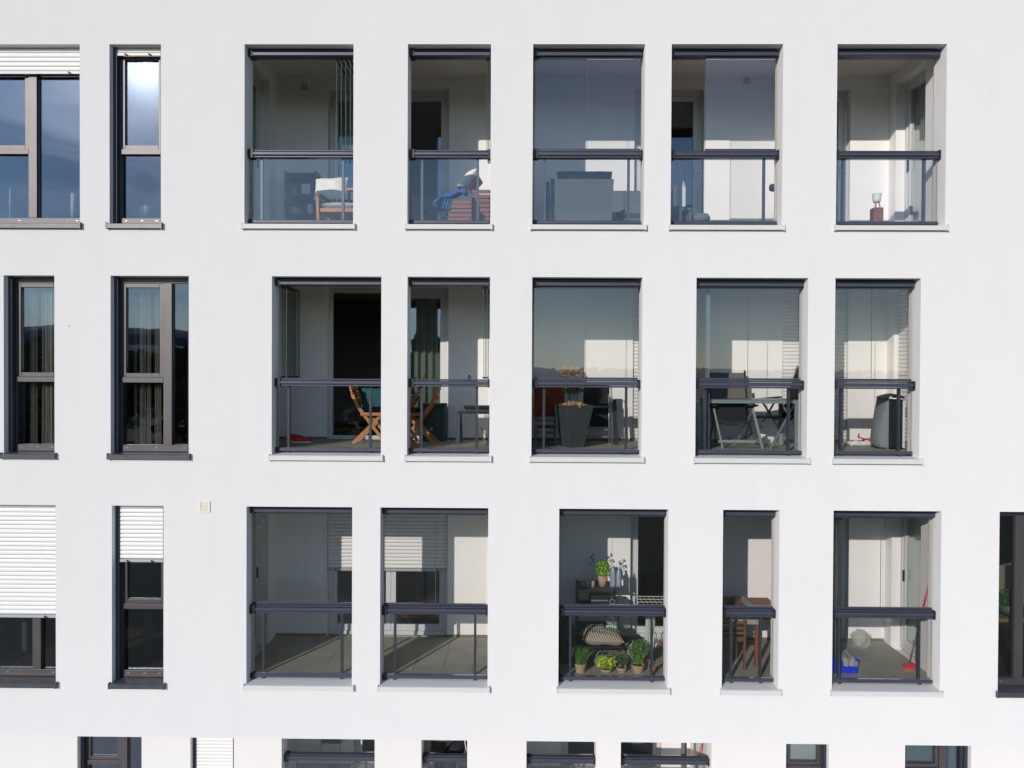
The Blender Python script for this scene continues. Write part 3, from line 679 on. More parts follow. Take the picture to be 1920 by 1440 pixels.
b = MB(); b.pillow(((xa+xb)/2, .95, F1+.325), (.26,0,0), (0,.28,-.01), (0,0,.065)); b.build('seat_cushion', M_CREAM, c, smooth=True)
b = MB(); pc = Q(619, 352, 1.02); b.pillow(pc+Vector((0,.05,0)), (.235,.0,.012), (0,.06,.165), (0,-.085,.02)); solo(b, 'cushion', M_WHT, 'white back cushion propped on the wooden armchair', 'cushion', smooth=True)
# shelving unit behind the glass
c = thing('shelf_unit', 'waist-high dark shelf unit against the wall left of the cushioned armchair', 'shelf unit', (PX(562,1.45,400), 1.45, F1))
sx0, sx1 = PX(533,1.3,400), PX(592,1.3,400)
M_SHELF = mat('slate_shelf', (0.085,0.095,0.12), .7)
b = MB(); b.box(sx0, sx0+.02, 1.3, 1.58, F1, F1+.98); b.box(sx1-.02, sx1, 1.3, 1.58, F1, F1+.98); b.box(sx0+.02, sx1-.02, 1.57, 1.58, F1, F1+.98); b.build('frame', M_SHELF, c)
for h in (.05,.34,.62,.93): b = MB(); b.box(sx0+.021, sx1-.021, 1.302, 1.568, F1+h, F1+h+.02); b.build('shelf', M_SHELF, c)
def jar(px, h, w, t, z, m, name, label, cat, sq=False):
    x = px; b = MB()
    if sq: b.box(x-w/2, x+w/2, t, t+w, z, z+h)
    else: b.lathe([(w*.42,z),(w*.5,z+h*.1),(w*.5,z+h*.75),(w*.36,z+h*.9),(w*.38,z+h)], x, t, 16)
    return solo(b, name, m, label, cat, smooth=not sq)
jar(sx0+.30, .16, .13, 1.36, F1+.64, M_WPL, 'storage_box', 'white box on the upper shelf of the dark shelf unit', 'box', True)
jar(sx0+.12, .13, .10, 1.42, F1+.64, M_GREY, 'jar', 'small grey jar on the upper shelf of the dark shelf unit', 'jar')
jar(sx0+.35, .15, .09, 1.42, F1+.36, M_WPL, 'jar', 'white jar on the middle shelf of the dark shelf unit', 'jar')
jar(sx0+.13, .10, .14, 1.40, F1+.36, M_CLAY, 'pot', 'brown clay pot on the middle shelf of the dark shelf unit', 'pot')
jar(sx0+.24, .20, .28, 1.32, F1+.07, M_BROW, 'storage_box', 'dark brown box on the bottom shelf of the dark shelf unit', 'box', True)
# slatted wooden crates with pillow, throw and stool
def crate(name, label, x0, x1, t0, t1, z0, z1, n):
    c = thing(name, label, 'crate', ((x0+x1)/2, (t0+t1)/2, z0)); h = (z1-z0)/n
    b = MB()
    for i in range(n):
        za = z0+i*h+.006; zb = z0+(i+1)*h-.006
        b.box(x0, x1, t0, t0+.012, za, zb); b.box(x0, x0+.012, t0+.0125, t1-.0125, za, zb); b.box(x1-.012, x1, t0+.0125, t1-.0125, za, zb); b.box(x0, x1, t1-.012, t1, za, zb)
    b.build('slat', M_REDW, c)['kind'] = 'stuff'
    b = MB()
    for x in (x0+.013, x1-.035):
        for t in (t0+.013, t1-.035): b.box(x, x+.022, t, t+.022, z0, z1-.004)
    b.box(x0+.014, x1-.014, t0+.05, t1-.05, z0+.02, z0+.03); b.build('corner_post', M_SHELF, c)
xr0 = PX(919, .5, 400)
crate('slatted_crate', 'tall red slatted wooden crate at the right end of the narrow top loggia', PX(884,.75,400), xr0+.10, .75, 1.2, F1, PZ(355,.75,900), 9)
crate('slatted_crate', 'low red slatted wooden crate under the blue throw', PX(841,.42,400), PX(884,.42,400), .42, .74, F1, PZ(375,.42,860), 6)
b = MB(); b.pillow(Q(879,338,.85), (.06,.05,.125), (.10,-.02,-.055), (.07,.0,.035)); b.v = b.v
b = MB(); d = Vector((.115,0,.10)); n_ = Vector((-.5,-.55,.35)).normalized(); w_ = d.normalized().cross(n_)
b.pillow(Q(878,338,.78), d*1.25, (0,.15,0), (-.045,0,.05)); solo(b, 'cushion', M_WHT, 'white pillow leaning on the slatted crates beside the blue throw', 'cushion', smooth=True)
b = MB(); b.pillow(Q(891,347,.80), (.075,0,.095), (.03,.10,-.03), (.035,-.02,.0)); solo(b, 'folded_cloth', M_ORA, 'folded orange cloth tucked behind the white pillow on the crates', 'cloth', smooth=True)
def drape(name, label, path, width, m, cat='blanket', amp=.012, nf=5):
    """a cloth laid along a path of points, folded across its width (a vector)"""
    path = [Vector(p) for p in path]; wv = Vector(width); nn = 22; fine = []
    for i in range(len(path)-1):
        for k in range(6): fine.append(path[i].lerp(path[i+1], k/6))
    fine.append(path[-1])
    for _ in range(3): fine = [fine[0]]+[(fine[i-1]+fine[i]*2+fine[i+1])/4 for i in range(1, len(fine)-1)]+[fine[-1]]
    vs = []; fs = []; nl = []
    for i, p in enumerate(fine):
        a = (fine[min(i+1,len(fine)-1)]-fine[max(i-1,0)]).normalized(); up = wv.cross(a).normalized()
        for j in range(nn+1):
            s_ = j/nn-.5; q = p+wv*s_+up*(amp*math.sin(s_*2*math.pi*nf+i*.13)+amp*.5*math.sin(i*.7+j*.9)); vs.append(q); nl.append(up)
    k = len(vs); vs += [v-u*.006 for v, u in zip(vs, nl)]; r_ = len(fine)
    for i in range(r_-1):
        for j in range(nn):
            a = i*(nn+1)+j; f = (a, a+1, a+nn+2, a+nn+1); fs.append(f); fs.append(tuple(k+e for e in f[::-1]))
    for i in range(r_-1):
        for j in (0, nn): a = i*(nn+1)+j; fs.append((a, a+nn+1, k+a+nn+1, k+a))
    b = MB(); b.add(vs, fs); return solo(b, name, m, label, cat, smooth=True)
drape('throw_blanket', 'crumpled blue knitted throw draped over the low slatted crate and dark stool', [Q(872,366,.45), Q(872,357,.52), Q(858,362,.50), Q(838,368,.46), Q(822,376,.42), Q(818,388,.40)], (0.03,.26,.03), M_BLANK, amp=.022, nf=3)
drape('throw_blanket', 'hanging corner of the blue knitted throw over the edge of the dark stool', [Q(846,366,.40), Q(838,372,.385), Q(835,384,.38), Q(833,392,.38)], (0.10,.06,-.02), M_BLANK, amp=.014, nf=3)
c = thing('stool', 'small black folding stool half covered by the blue throw', 'stool', (PX(828,.52,400), .52, F1))
b = MB(); x0, x1 = PX(817,.42,400), PX(839,.42,400); zt = PZ(385,.42,828)
b.box(x0, x1, .40, .68, zt-.02, zt); b.build('seat', M_TEXT, c)
for t in (.42,.66):
    b = MB(); b.bar((x0+.01,t,zt-.021), (x1-.01,t,F1), .02, .02); b.build('leg', M_TEXT, c)
    b = MB(); b.bar((x1-.01,t+.021,zt-.021), (x0+.01,t+.021,F1), .02, .02); b.build('leg', M_TEXT, c)
# wooden chair back left of the narrow loggia
c = thing('wooden_chair', 'brown wooden slatted chair partly hidden at the left jamb of the narrow top loggia', 'chair', (PX(770,.9,400), .9, F1))
x1 = PX(781,.9,400)
b = MB(); b.bar((x1-.02,.75,F1), (x1-.09,.9,F1+.70), .04, .03); b.bar((x1-.36,.75,F1), (x1-.42,.9,F1+.70), .04, .03)
for i in range(5): b.bar((x1-.04-.012*i,.79+.027*i,F1+.18+.12*i), (x1-.40,.79+.027*i,F1+.18+.12*i), .02, .07)
b.build('backrest', M_BROW, c)
b = MB(); b.box(x1-.42, x1-.03, .4, .8, F1+.40, F1+.43); b.build('seat', M_BROW, c)
for x in (x1-.41, x1-.07): b = MB(); b.box(x, x+.035, .41, .45, F1, F1+.399); b.build('leg', M_BROW, c)
# rattan armchair and lounge sofa, third opening
def rattan_chair(name, label, x0, x1, t0, t1, z0, zt, flare=.03):
    c = thing(name, label, 'armchair', ((x0+x1)/2, (t0+t1)/2, z0))
    b = MB(); vs = [(x0+flare,t0,z0),(x1-flare,t0,z0),(x1-flare,t0+.07,z0),(x0+flare,t0+.07,z0),(x0,t0,zt),(x1,t0,zt),(x1,t0+.07,zt),(x0,t0+.07,zt)]
    b.add(vs, [(3,2,1,0),(4,5,6,7),(0,1,5,4),(2,3,7,6),(3,0,4,7),(1,2,6,5)]); b.build('backrest', M_RAT, c)
    for xa in (x0-.045, x1-.085):
        b = MB(); b.add([(xa+.01,t0+.071,z0),(xa+.07,t0+.071,z0),(xa+.07,t1,z0),(xa+.01,t1,z0),(xa,t0+.071,zt-.02),(xa+.08,t0+.071,zt-.02),(xa+.08,t1,zt-.14),(xa,t1,zt-.14)], [(3,2,1,0),(4,5,6,7),(0,1,5,4),(1,2,6,5),(2,3,7,6),(3,0,4,7)]); b.build('armrest', M_RAT, c)
    b = MB(); b.box(x0+.04, x1-.04, t0+.072, t1, z0+.05, z0+.30); b.build('seat', M_RAT, c)
    b = MB(); b.pillow(((x0+x1)/2, (t0+t1)/2+.05, z0+.36), ((x1-x0)/2-.05,0,0), (0,(t1-t0)/2-.06,0), (0,0,.06)); b.build('seat_cushion', M_GREYC, c, smooth=True)
    return c
M_GREYC = mat('grey_cushion', (0.15,0.16,0.175), .95, bump=(80,.3,.004))
rattan_chair('rattan_armchair', 'grey woven rattan armchair seen from behind through the third top loggia', PX(1030,.42,340), PX(1151,.42,340), .42, 1.10, F1, PZ(335.5,.42,1090))
b = MB(); b.pillow(Q(1096,338,.60), (.385,0,.0), (0,.03,.13), (0,-.07,.01), e=.35, wob=.006); solo(b, 'cushion', M_GREYC, 'wide grey back cushion showing above the rattan armchair', 'cushion', smooth=True)
c = thing('lounge_sofa', 'low grey lounge sofa right of the rattan armchair', 'sofa', (PX(1190,1.2,400), 1.2, F1))
b = MB(); b.box(PX(1150,1.25,380), PX(1150,1.25,380)+.95, 1.5, 1.6, F1, PZ(357,1.5,1180)); b.build('backrest', M_GREYC, c, bevel=.02)
b = MB(); b.box(PX(1150,1.25,380), PX(1150,1.25,380)+.95, .85, 1.498, F1+.04, F1+.20); b.build('base', M_RAT, c)
b = MB(); b.pillow((PX(1150,1.25,380)+.47, 1.16, F1+.27), (.46,0,0), (0,.32,0), (0,0,.075), e=.3); b.build('seat_cushion', M_GREYC, c, smooth=True)
# fourth opening: bench, pouf, two lanterns, black lamp
c = thing('low_bench', 'dark low bench in the lower left of the fourth top loggia', 'bench', (PX(1272,.6,400), .6, F1))
b = MB(); boxp(b, 1240, 1297, 389, 395, .45, .85); b.build('seat', M_SHELF, c, bevel=.006)
for px in (1252, 1292):
    for t in (.47, .79): b = MB(); x = PX(px,.45,400); b.box(x, x+.035, t, t+.035, F1, PZ(395,.45,1270)-.001); b.build('leg', M_SHELF, c)
c = thing('pouf', 'round grey rattan pouf with a plump cushion beside the low bench', 'pouf', (PX(1317,.62,400), .62, F1))
x = PX(1314,.62,400); b = MB(); b.lathe([(.10,F1),(.115,F1+.02),(.115,F1+.085),(.10,F1+.09)], x, .62, 24); b.build('base', M_RAT, c, smooth=True)
b = MB(); b.lathe([(.02,F1+.092),(.10,F1+.093),(.125,F1+.13),(.125,F1+.16),(.10,F1+.20),(.02,F1+.205)], x, .62, 24); b.build('cushion', M_GREYC, c, smooth=True)
for px, lab in ((1265, 'slim white lantern at the left edge on the dark low bench'), (1280, 'taller white lantern with a pointed top on the dark low bench')):
    zb = PZ(388.5,.55,px); c = thing('lantern', lab, 'lantern', (PX(px,.55,380), .55, zb)); x = PX(px,.55,380); w = .022 if px < 1270 else .036; h = .27
    b = MB(); b.box(x-w, x+w, .55-w, .55+w, zb, zb+h); b.build('body', M_WPL, c, bevel=.004)
    b = MB(); b.lathe([(w*1.2,zb+h+.001),(w*.9,zb+h+.03),(w*.35,zb+h+.08),(w*.2,zb+h+.12)], x, .55, 4); b.build('lid', M_WHT, c)
c = thing('wall_lamp', 'small round black lamp on the right side of the fourth top loggia', 'lamp', (PX(1449,1.0,352), 1.0, PZ(352,1.0,1449)-.05))
p = Q(1449, 352, 1.0); b = MB(); b.lathe([(.01,p.z-.055),(.045,p.z-.04),(.055,p.z),(.045,p.z+.04),(.01,p.z+.055)], p.x, p.y, 18); b.build('lamp_shade', M_BLK, c, smooth=True)
b = MB(); b.tube([(p.x+.04,p.y,p.z), (3.838,p.y,p.z)], .012); b.build('arm', M_BLK, c)
# fifth opening: candle holder
x = PX(1644,.75,395); 
c = thing('candle_holder', 'white cup on a carved reddish wooden block on the right loggia floor', 'candle holder', (x, .75, F1))
zt = PZ(390.5,.75,1644); b = MB(); b.box(x-.065, x+.065, .69, .82, F1, zt); b.build('block', mat('patterned_wood', (0.42,0.13,0.06), .5, noise=(16,.8,(0.05,0.03,0.05))), c, bevel=.005)
b = MB(); z1 = PZ(381,.75,1644)
for dx, dy in ((-.035,-.03),(.035,-.03),(0,.035)): b.bar((x+dx,.755+dy,zt+.001), (x+dx*.6,.755+dy*.6,z1+.01), .012, .012)
b.build('stand', M_WOOD, c)
b = MB(); b.lathe([(.045,z1+.012),(.05,z1+.03),(.062,PZ(363,.75,1644)),(.054,PZ(363,.75,1644)),(.04,z1+.05),(.02,z1+.04)], x, .755, 24); b.build('cup', M_WPL, c, smooth=True)
# things on the window boards of the top left windows
wb = MB(); 
x, z = P(271, 409, .50); b = MB(); c = thing('potted_plant', 'white pot with thin dry twigs behind the narrow top window', 'potted plant', (x, .50, z-.0))
b.lathe([(.05,z),(.068,z+.16),(.06,z+.16),(.045,z+.02)], x, .5, 20); b.build('pot', M_WPL, c, smooth=True)
b = MB()
for i in range(16):
    a = random.uniform(-.13,.13); e = random.uniform(-.08,.08); b.tube([(x,.5,z+.14), (x+a*.5,.5+e*.5,z+.24), (x+a,.5+e,z+random.uniform(.26,.36))], .0035, 5, .0015)
b.build('twig', M_DRY, c)
b = MB(); x, z = P(137, 409, .46); b.lathe([(.03,z),(.03,P(137,363,.46)[1]),(.004,P(137,362,.46)[1])], x, .46, 16); solo(b, 'candle', M_WPL, 'tall white candle on the board behind the wide top left window', 'candle', smooth=True)
b = MB(); x, z = P(19, 409, .5); b.lathe([(.012,z),(.012,z+.22),(.018,z+.23),(.012,z+.24),(.008,z+.42)], x, .5, 12); solo(b, 'candle', M_WPL, 'thin white candlestick in the lower left pane of the wide top window', 'candlestick', smooth=True)

# ------------------------------------------------------------------ curtains
def curtain(name, label, x0, x1, t, z0, z1, m, folds, amp=.035, cat='curtain', gather=0.0):
    n = max(24, int(folds*10)); vs = []; fs = []; rows = 6; ph = random.random()*6
    for r_ in range(rows+1):
        z = z0+(z1-z0)*r_/rows; sh = 1-gather*math.sin(math.pi*r_/rows)
        for i in range(n+1):
            s_ = i/n; x = (x0+x1)/2+(s_-.5)*(x1-x0)*sh
            vs.append((x, t+amp*math.sin(s_*folds*2*math.pi+ph+.25*math.sin(r_+s_*5))+amp*.4*math.sin(s_*folds*4.6*math.pi+ph*2), z))
    for r_ in range(rows):
        for i in range(n): a = r_*(n+1)+i; fs.append((a, a+1, a+n+2, a+n+1))
    b = MB(); b.add(vs, fs); return solo(b, name, m, label, cat, smooth=True)
z0, z1 = F2, CL-3.12
for (a, b_, lab) in ((58,69,'narrow pale curtain strip at the left of the small second row window'), (77,104,'wider gathered curtain at the right of the small second row window')):
    curtain('curtain', lab, PX(a,.32,700), PX(b_,.32,700), .32, z0, z1, M_SHEER, max(1.5,(b_-a)/8), .02, gather=.08)
for (a, b_, lab) in ((250,256,'thin curtain strand furthest left in the wide second row window'), (263,272,'narrow bright curtain strand left of centre in the wide second row window'), (276,284,'soft grey curtain strand at the centre of the wide second row window'), (291,303,'broad curtain fold beside the mullion in the wide second row window')):
    curtain('curtain', lab, PX(a,.34,700), PX(b_,.34,700), .34, z0, z1, M_SHEER, max(1.2,(b_-a)/6), .018, gather=.08)

def side_curtain(label, X, t0, t1, k, folds=5):
    n = 50; vs = []
    for z in (FL-3*k+.12, DH-3*k-.15):
        for i in range(n+1): vs.append((X+.02*math.sin(i/n*folds*6.283)+.008*math.sin(i*.9), t0+(t1-t0)*i/n, z))
    b = MB(); b.add(vs, [(i, i+1, n+2+i, n+1+i) for i in range(n)]); solo(b, 'curtain', mat('white_sheer', (.72,.74,.72), .9, trans=.35), label, 'curtain', smooth=True)
side_curtain('white sheer curtain behind the side door of the right loggia in the top row', 5.78, .66, 1.40, 0)
side_curtain('white sheer curtain behind the side door of the right loggia in the third row', 5.78, .66, 1.40, 2)
# ------------------------------------------------------------------ second row, left loggia: folding chairs and table
def folding_chair(label, px_seat, t, sgn, xs=None):
    """slatted folding chair seen from the side; sgn +1: faces right"""
    x0 = px_seat; c = thing('folding_chair', label, 'chair', (x0, t+.2, F2), 'acacia folding chairs at the balcony table')
    T0, T1 = t, t+.40
    def X(u): return x0+sgn*u
    for tt in (T0, T1):
        b = MB(); b.tube([(X(-.27),tt,F2+.84), (X(-.22),tt,F2+.68), (X(-.13),tt,F2+.50), (X(-.04),tt,F2+.38), (X(.26),tt,F2)], .004, 4)
        b = MB()
        pts = [(-.27,.84),(-.235,.70),(-.16,.54),(-.05,.39),(.25,.0)]
        for p_, q_ in zip(pts[:-1], pts[1:]): b.bar((X(p_[0]),tt,F2+p_[1]), (X(q_[0]),tt,F2+q_[1]), .022, .045)
        b.build('leg', M_WOOD, c)
        b = MB(); ti = tt+(.024 if tt == T0 else -.024); b.bar((X(.19),ti,F2+.42), (X(-.23),ti,F2), .022, .042); b.build('leg', M_WOOD, c)
    b = MB()
    for (u, h) in ((-.262,.79),(-.242,.70),(-.205,.61)): b.box(X(u)-.012, X(u)+.012, T0+.012, T1-.012, F2+h-.03, F2+h+.03)
    b.build('backrest', M_WOOD, c)
    b = MB()
    for i in range(6): u = -.10+i*.068; b.box(min(X(u),X(u+.052)), max(X(u),X(u+.052)), T0-.014, T1+.014, F2+.425, F2+.443)
    b.box(min(X(-.11),X(.30)), max(X(-.11),X(.30)), T0-.03, T0-.0145, F2+.40, F2+.443); b.box(min(X(-.11),X(.30)), max(X(-.11),X(.30)), T1+.0145, T1+.03, F2+.40, F2+.443)
    b.build('seat', M_WOOD, c)
    b = MB(); b.pillow((X(.09),t+.2,F2+.475), (.195,0,0), (0,.19,0), (0,0,.032)); b.build('seat_pad', M_TEXT, c, smooth=True)
    return c
xA = PX(690, .88, 780); xB = PX(787, .88, 780)
folding_chair('brown wooden folding chair left of the table, facing right, beside the dark doorway', xA, .92, 1)
folding_chair('brown wooden folding chair right of the table, facing left, near the curtained door', xB-.02, .92, -1)
xt0, xt1 = PX(716,.85,740), PX(787,.85,740)
c = thing('folding_table', 'small wooden folding table between the two folding chairs', 'table', ((xt0+xt1)/2, .95, F2))
zt = PZ(740,.7,760); b = MB()
for i in range(6): t = .68+i*.085; b.box(xt0, xt1, t, t+.075, zt-.022, zt)
b.build('tabletop', M_WOOD, c)
for tt in (.74, 1.12):
    for a, b_ in ((xt0+.05, xt1-.05), (xt1-.05, xt0+.05)):
        b = MB(); o_ = 0 if a < b_ else .026; b.bar((a,tt+o_,zt-.03), (b_,tt+o_,F2), .022, .04); b.build('leg', M_WOOD, c)
for i, (px, col, lab) in enumerate(((773,M_BLK,'black cup at the left on the wooden folding table'), (780,M_STEEL,'silver tin at the right on the wooden folding table'))):
    x = PX(px,.76,735); b = MB(); b.lathe([(.025,zt),(.032,zt+.01),(.032,zt+.06),(.026,zt+.065)], x, .76, 14); solo(b, 'cup', col, lab, 'cup', smooth=True)
b = MB(); b.pillow(Q(703,748,1.25), (.20,0,0), (0,.02,.16), (0,.05,0)); solo(b, 'cushion', M_TEAL, 'teal cushion standing behind the left folding chair', 'cushion', smooth=True)
c = thing('storage_box', 'dark teal box standing in for a door glass reflection behind the right folding chair', 'storage box', (PX(812,1.4,800), 1.45, F2))  # added solid in place of a teal reflection in the door pane
x0, x1 = PX(786,1.32,800), PX(834,1.32,800); b = MB(); b.box(x0, x1, 1.32, 1.60, F2, F2+.50); b.build('box', mat('dark_teal_plastic', (0.006,0.035,0.035), .35), c, bevel=.01)
b = MB(); b.box(x0-.01, x1+.01, 1.31, 1.605, F2+.502, F2+.56); b.build('lid', M_TEAL, c, bevel=.01)
def sneaker(label, px, py, t, sgn, rz):
    x, z = P(px, py, t); c = thing('sneaker', label, 'shoe', (x, t, F2), 'red trainers on the balcony floor')
    L_ = .27; b = MB(); n = 10; vs = []
    prof = [(0,.045,.085),(.12,.05,.09),(.3,.045,.095),(.45,.045,.075),(.65,.05,.055),(.85,.048,.045),(1,.03,.03)]
    for u, w, h in prof:
        for k in range(8):
            a = math.pi*k/7; vs.append((x+sgn*(u-.5)*L_, t+w*math.cos(a), F2+.02+h*math.sin(a)**.7))
    fs = [(i*8+k, i*8+k+1, (i+1)*8+k+1, (i+1)*8+k) for i in range(len(prof)-1) for k in range(7)]+[tuple(range(8)), tuple(range(48,56))[::-1]]
    b.add(vs, fs); b.build('upper', M_RED, c, smooth=True)
    b = MB(); b.add([(x+sgn*(u-.5)*L_*1.04, t+s_*w*1.08, F2+zz_) for u, w, h in prof for s_, zz_ in ((-1,0),(1,0),(1,.022),(-1,.022))], [(i*4+k, i*4+(k+1)%4, (i+1)*4+(k+1)%4, (i+1)*4+k) for i in range(len(prof)-1) for k in range(4)]+[(0,1,2,3),(24,25,26,27)[::-1]]); b.build('sole', M_WHT, c)
    b = MB(); b.tube([(x+sgn*(-.16)*L_, t-.02, F2+.105), (x+sgn*.06*L_, t+.02, F2+.085)], .008, 6); b.build('lace', M_BLK, c)
sneaker('red trainer with white sole nearest the glass on the balcony floor', 566, 826, 1.02, 1, 0)
sneaker('red trainer with white sole, the rear one of the pair on the balcony floor', 556, 822, 1.18, 1, 0)
# barbecue table with cable, hooks on the rail
c = thing('barbecue_stand', 'black barbecue stand with folded lid against the wall right of the folding chairs', 'barbecue', (PX(895,1.0,800), 1.05, F2))
x0 = PX(858,.9,800); x1 = PX(870,.95,770); xe = PX(925,.95,770)
b = MB(); b.box(x1-.09, xe, .85, 1.15, PZ(776,.9,890), PZ(772,.9,890)); b.build('tabletop', M_BLK, c)
b = MB(); b.box(x1, xe, .9, 1.12, PZ(772,.9,890)+.002, PZ(762,.9,890)+.01); b.build('grill_box', M_GREY, c, bevel=.01)
b = MB(); b.box(x1+.02, xe, .899, .9, PZ(770,.9,890), PZ(765,.9,890)); b.build('vent_slot', M_BLK, c)
for x in (x0, xe-.06):
    b = MB(); b.bar((x+.02,.88,PZ(774,.9,890)), (x,.86,F2), .045, .04); b.build('leg', M_ANT, c); b = MB(); b.bar((x+.02,1.12,PZ(774,.9,890)), (x+.03,1.14,F2), .045, .04); b.build('leg', M_ANT, c)
pts = [Q(902,802,.8), Q(909,812,.78), Q(914,824,.76), Q(912,834,.74), Q(904,840,.72), Q(893,843,.70)]
b = MB(); b.tube(pts, .006, 6); solo(b, 'power_cable', M_BLK, 'thin black cable looping down beside the barbecue stand', 'cable', smooth=True)
for px, lab in ((796,'black hook hung over the rail above the folding table'), (879,'black hook hung over the rail above the barbecue stand')):
    x = PX(px,.16,710); z = -3+2.957; b = MB()
    b.tube([(x,.09,z-.02),(x,.095,z+.03),(x+.01,.14,z+.055),(x+.015,.20,z+.04),(x+.015,.225,z-.03)], .008, 8); solo(b, 'rail_hook', M_BLK, lab, 'hook', smooth=True)
curtain('curtain', 'grey green curtain behind the closed glass door of the second row', -1.95, -1.18, 2.1, F2+.02, DH-3.1, mat('sage_curtain', (0.30,0.34,0.27), .95, trans=.3), 6, .035)

# ------------------------------------------------------------------ second row, middle loggia
x = PX(1074, .62, 800); zt = PZ(759.5, .5, 1074)
c = thing('potted_hydrangea', 'dried round hydrangea in a tall tapered dark planter', 'potted plant', (x, .62, F2))
b = MB(); n = 4; rot = math.radians(70)
b.lathe([(.165,F2),(.30,zt-.0),(.275,zt-.0),(.26,zt-.06)], x, .62, 4, rot=rot)
b.build('planter', M_PLANT, c, bevel=.01)
b = MB(); b.leaves((x,.62,zt-.01), (.21,.21,.045), 420, .035, up=.8); b.build('mulch', M_STRAW, c)['kind'] = 'stuff'
zc = PZ(709,.62,1072)
for i in range(7):
    a = i*.9; b = MB(); b.tube([(x+.05*math.cos(a),.62+.05*math.sin(a),zt-.02), (x+.07*math.cos(a+.5),.62+.07*math.sin(a+.5),(zt+zc)/2-.03), (x+.11*math.cos(a),.62+.11*math.sin(a),zc-.05)], .009, 6, .005); b.build('stem', M_CLOTH, c)
b = MB(); b.leaves((x-.01,.62,zc), (.205,.20,.185), 1500, .022, shell=.45); b.build('flower_head', M_DRY, c)
b = MB(); b.leaves((x-.01,.62,zc-.12), (.17,.17,.10), 260, .03); b.build('leaf', M_GR3, c)['kind'] = 'stuff'
c = thing('sun_lounger_cushion', 'terracotta cushion panel standing upright at the left of the planter', 'cushion', (PX(1030,1.3,760), 1.3, F2+.28))
b = MB(); a = P(1001,782,1.3); d = P(1060,716,1.3); b.pillow(((a[0]+d[0])/2,1.3,(a[1]+d[1])/2), ((d[0]-a[0])/2,0,0), (0,.05,(d[1]-a[1])/2), (0,-.05,0), e=.25, wob=.006); b.build('pad', M_TERRA, c, smooth=True)
b = MB(); b.tube([(a[0]+.01,1.25,a[1]+.3), (d[0]-.01,1.25,a[1]+.3)], .006, 6); b.build('piping', M_BROW, c)
c = thing('side_table', 'low dark slatted side table left of the planter', 'table', (PX(1024,.9,820), 1.0, F2))
x0, x1 = PX(1004,.8,800), PX(1043,.8,800)
for i in range(4):
    b = MB(); z = F2+.06+i*.09; b.box(x0+.02, x1-.02, .82, 1.18, z, z+.02); b.build('shelf', M_GREY if i % 2 else M_BLK, c, bevel=.004)
for xx in (x0, x1-.02):
    for t in (.8, 1.18): b = MB(); b.box(xx, xx+.02, t, t+.02, F2, F2+.40); b.build('leg', M_GREY, c)
def upright_recliner():
    c = thing('folded_recliner', 'black folded recliner chair with silver tubes standing right of the planter', 'folding chair', (PX(1122,1.1,800), 1.1, F2))
    a = P(1093,800,1.15); d = P(1143,722,1.1); b = MB(); b.box(a[0], d[0], 1.1, 1.125, a[1], d[1]); b.build('backrest', M_TEXT, c, bevel=.01)
    x1 = PX(1148,1.02,780); x0 = PX(1092,1.05,780)
    b = MB(); b.tube([(x1,1.02,F2), (x1-.012,1.02,PZ(735,1.02,1147)), (x1-.02,1.05,PZ(726,1.02,1147)), (x1-.045,1.06,PZ(724,1.02,1147))], .012, 8); b.build('leg', M_STEEL, c, smooth=True)
    b = MB(); b.tube([(x1-.035,1.06,F2+.02), (x1-.05,1.06,F2+.72)], .010, 8); b.build('leg', M_STEEL, c, smooth=True)
    b = MB(); b.tube([(x0-.06,1.05,PZ(761,1.05,1115)), (x0+.08,1.03,PZ(763,1.05,1115)), (x1-.02,1.03,PZ(762,1.05,1115))], .010, 8); b.build('armrest', M_STEEL, c, smooth=True)
    b = MB(); b.box(x0, x1-.05, 1.0, 1.09, F2+.20, F2+.22); b.box(x0, x1-.05, 1.0, 1.09, F2+.10, F2+.12); b.build('crossbar', M_GREY, c)
    b = MB(); xx = PX(1152,.95,800); b.bar((xx+.03,.95,F2), (xx,.97,PZ(750,.95,1154)), .05, .03); b.build('strut', M_BLK, c)
upright_recliner()

# ------------------------------------------------------------------ second row, fourth loggia: glass table and recliners
zt = PZ(747.5,.75,1400)
x0, x1 = PX(1312,.42,750), PX(1500,.42,750)
c = thing('glass_table', 'long pale grey garden table with a thin top behind the glass', 'table', ((x0+x1)/2, .75, F2))
b = MB(); b.box(x0, x1, .42, .46, zt-.055, zt-.012); b.box(x0, x1, 1.06, 1.10, zt-.055, zt-.012); b.box(x0, x0+.04, .461, 1.059, zt-.055, zt-.012); b.box(x1-.04, x1, .461, 1.059, zt-.055, zt-.012); b.build('frame', M_LBLU, c, bevel=.003)
b = MB(); b.box(x0-.005, x1+.005, .415, 1.105, zt-.010, zt); b.build('tabletop', mat('frosted_table_glass', (0.16,0.18,0.19), .25), c)
for xx in (x0+.0, x1-.06):
    for t in (.425, 1.04): b = MB(); b.box(xx, xx+.06, t, t+.05, F2, zt-.056); b.build('leg', M_LBLU, c, bevel=.003)
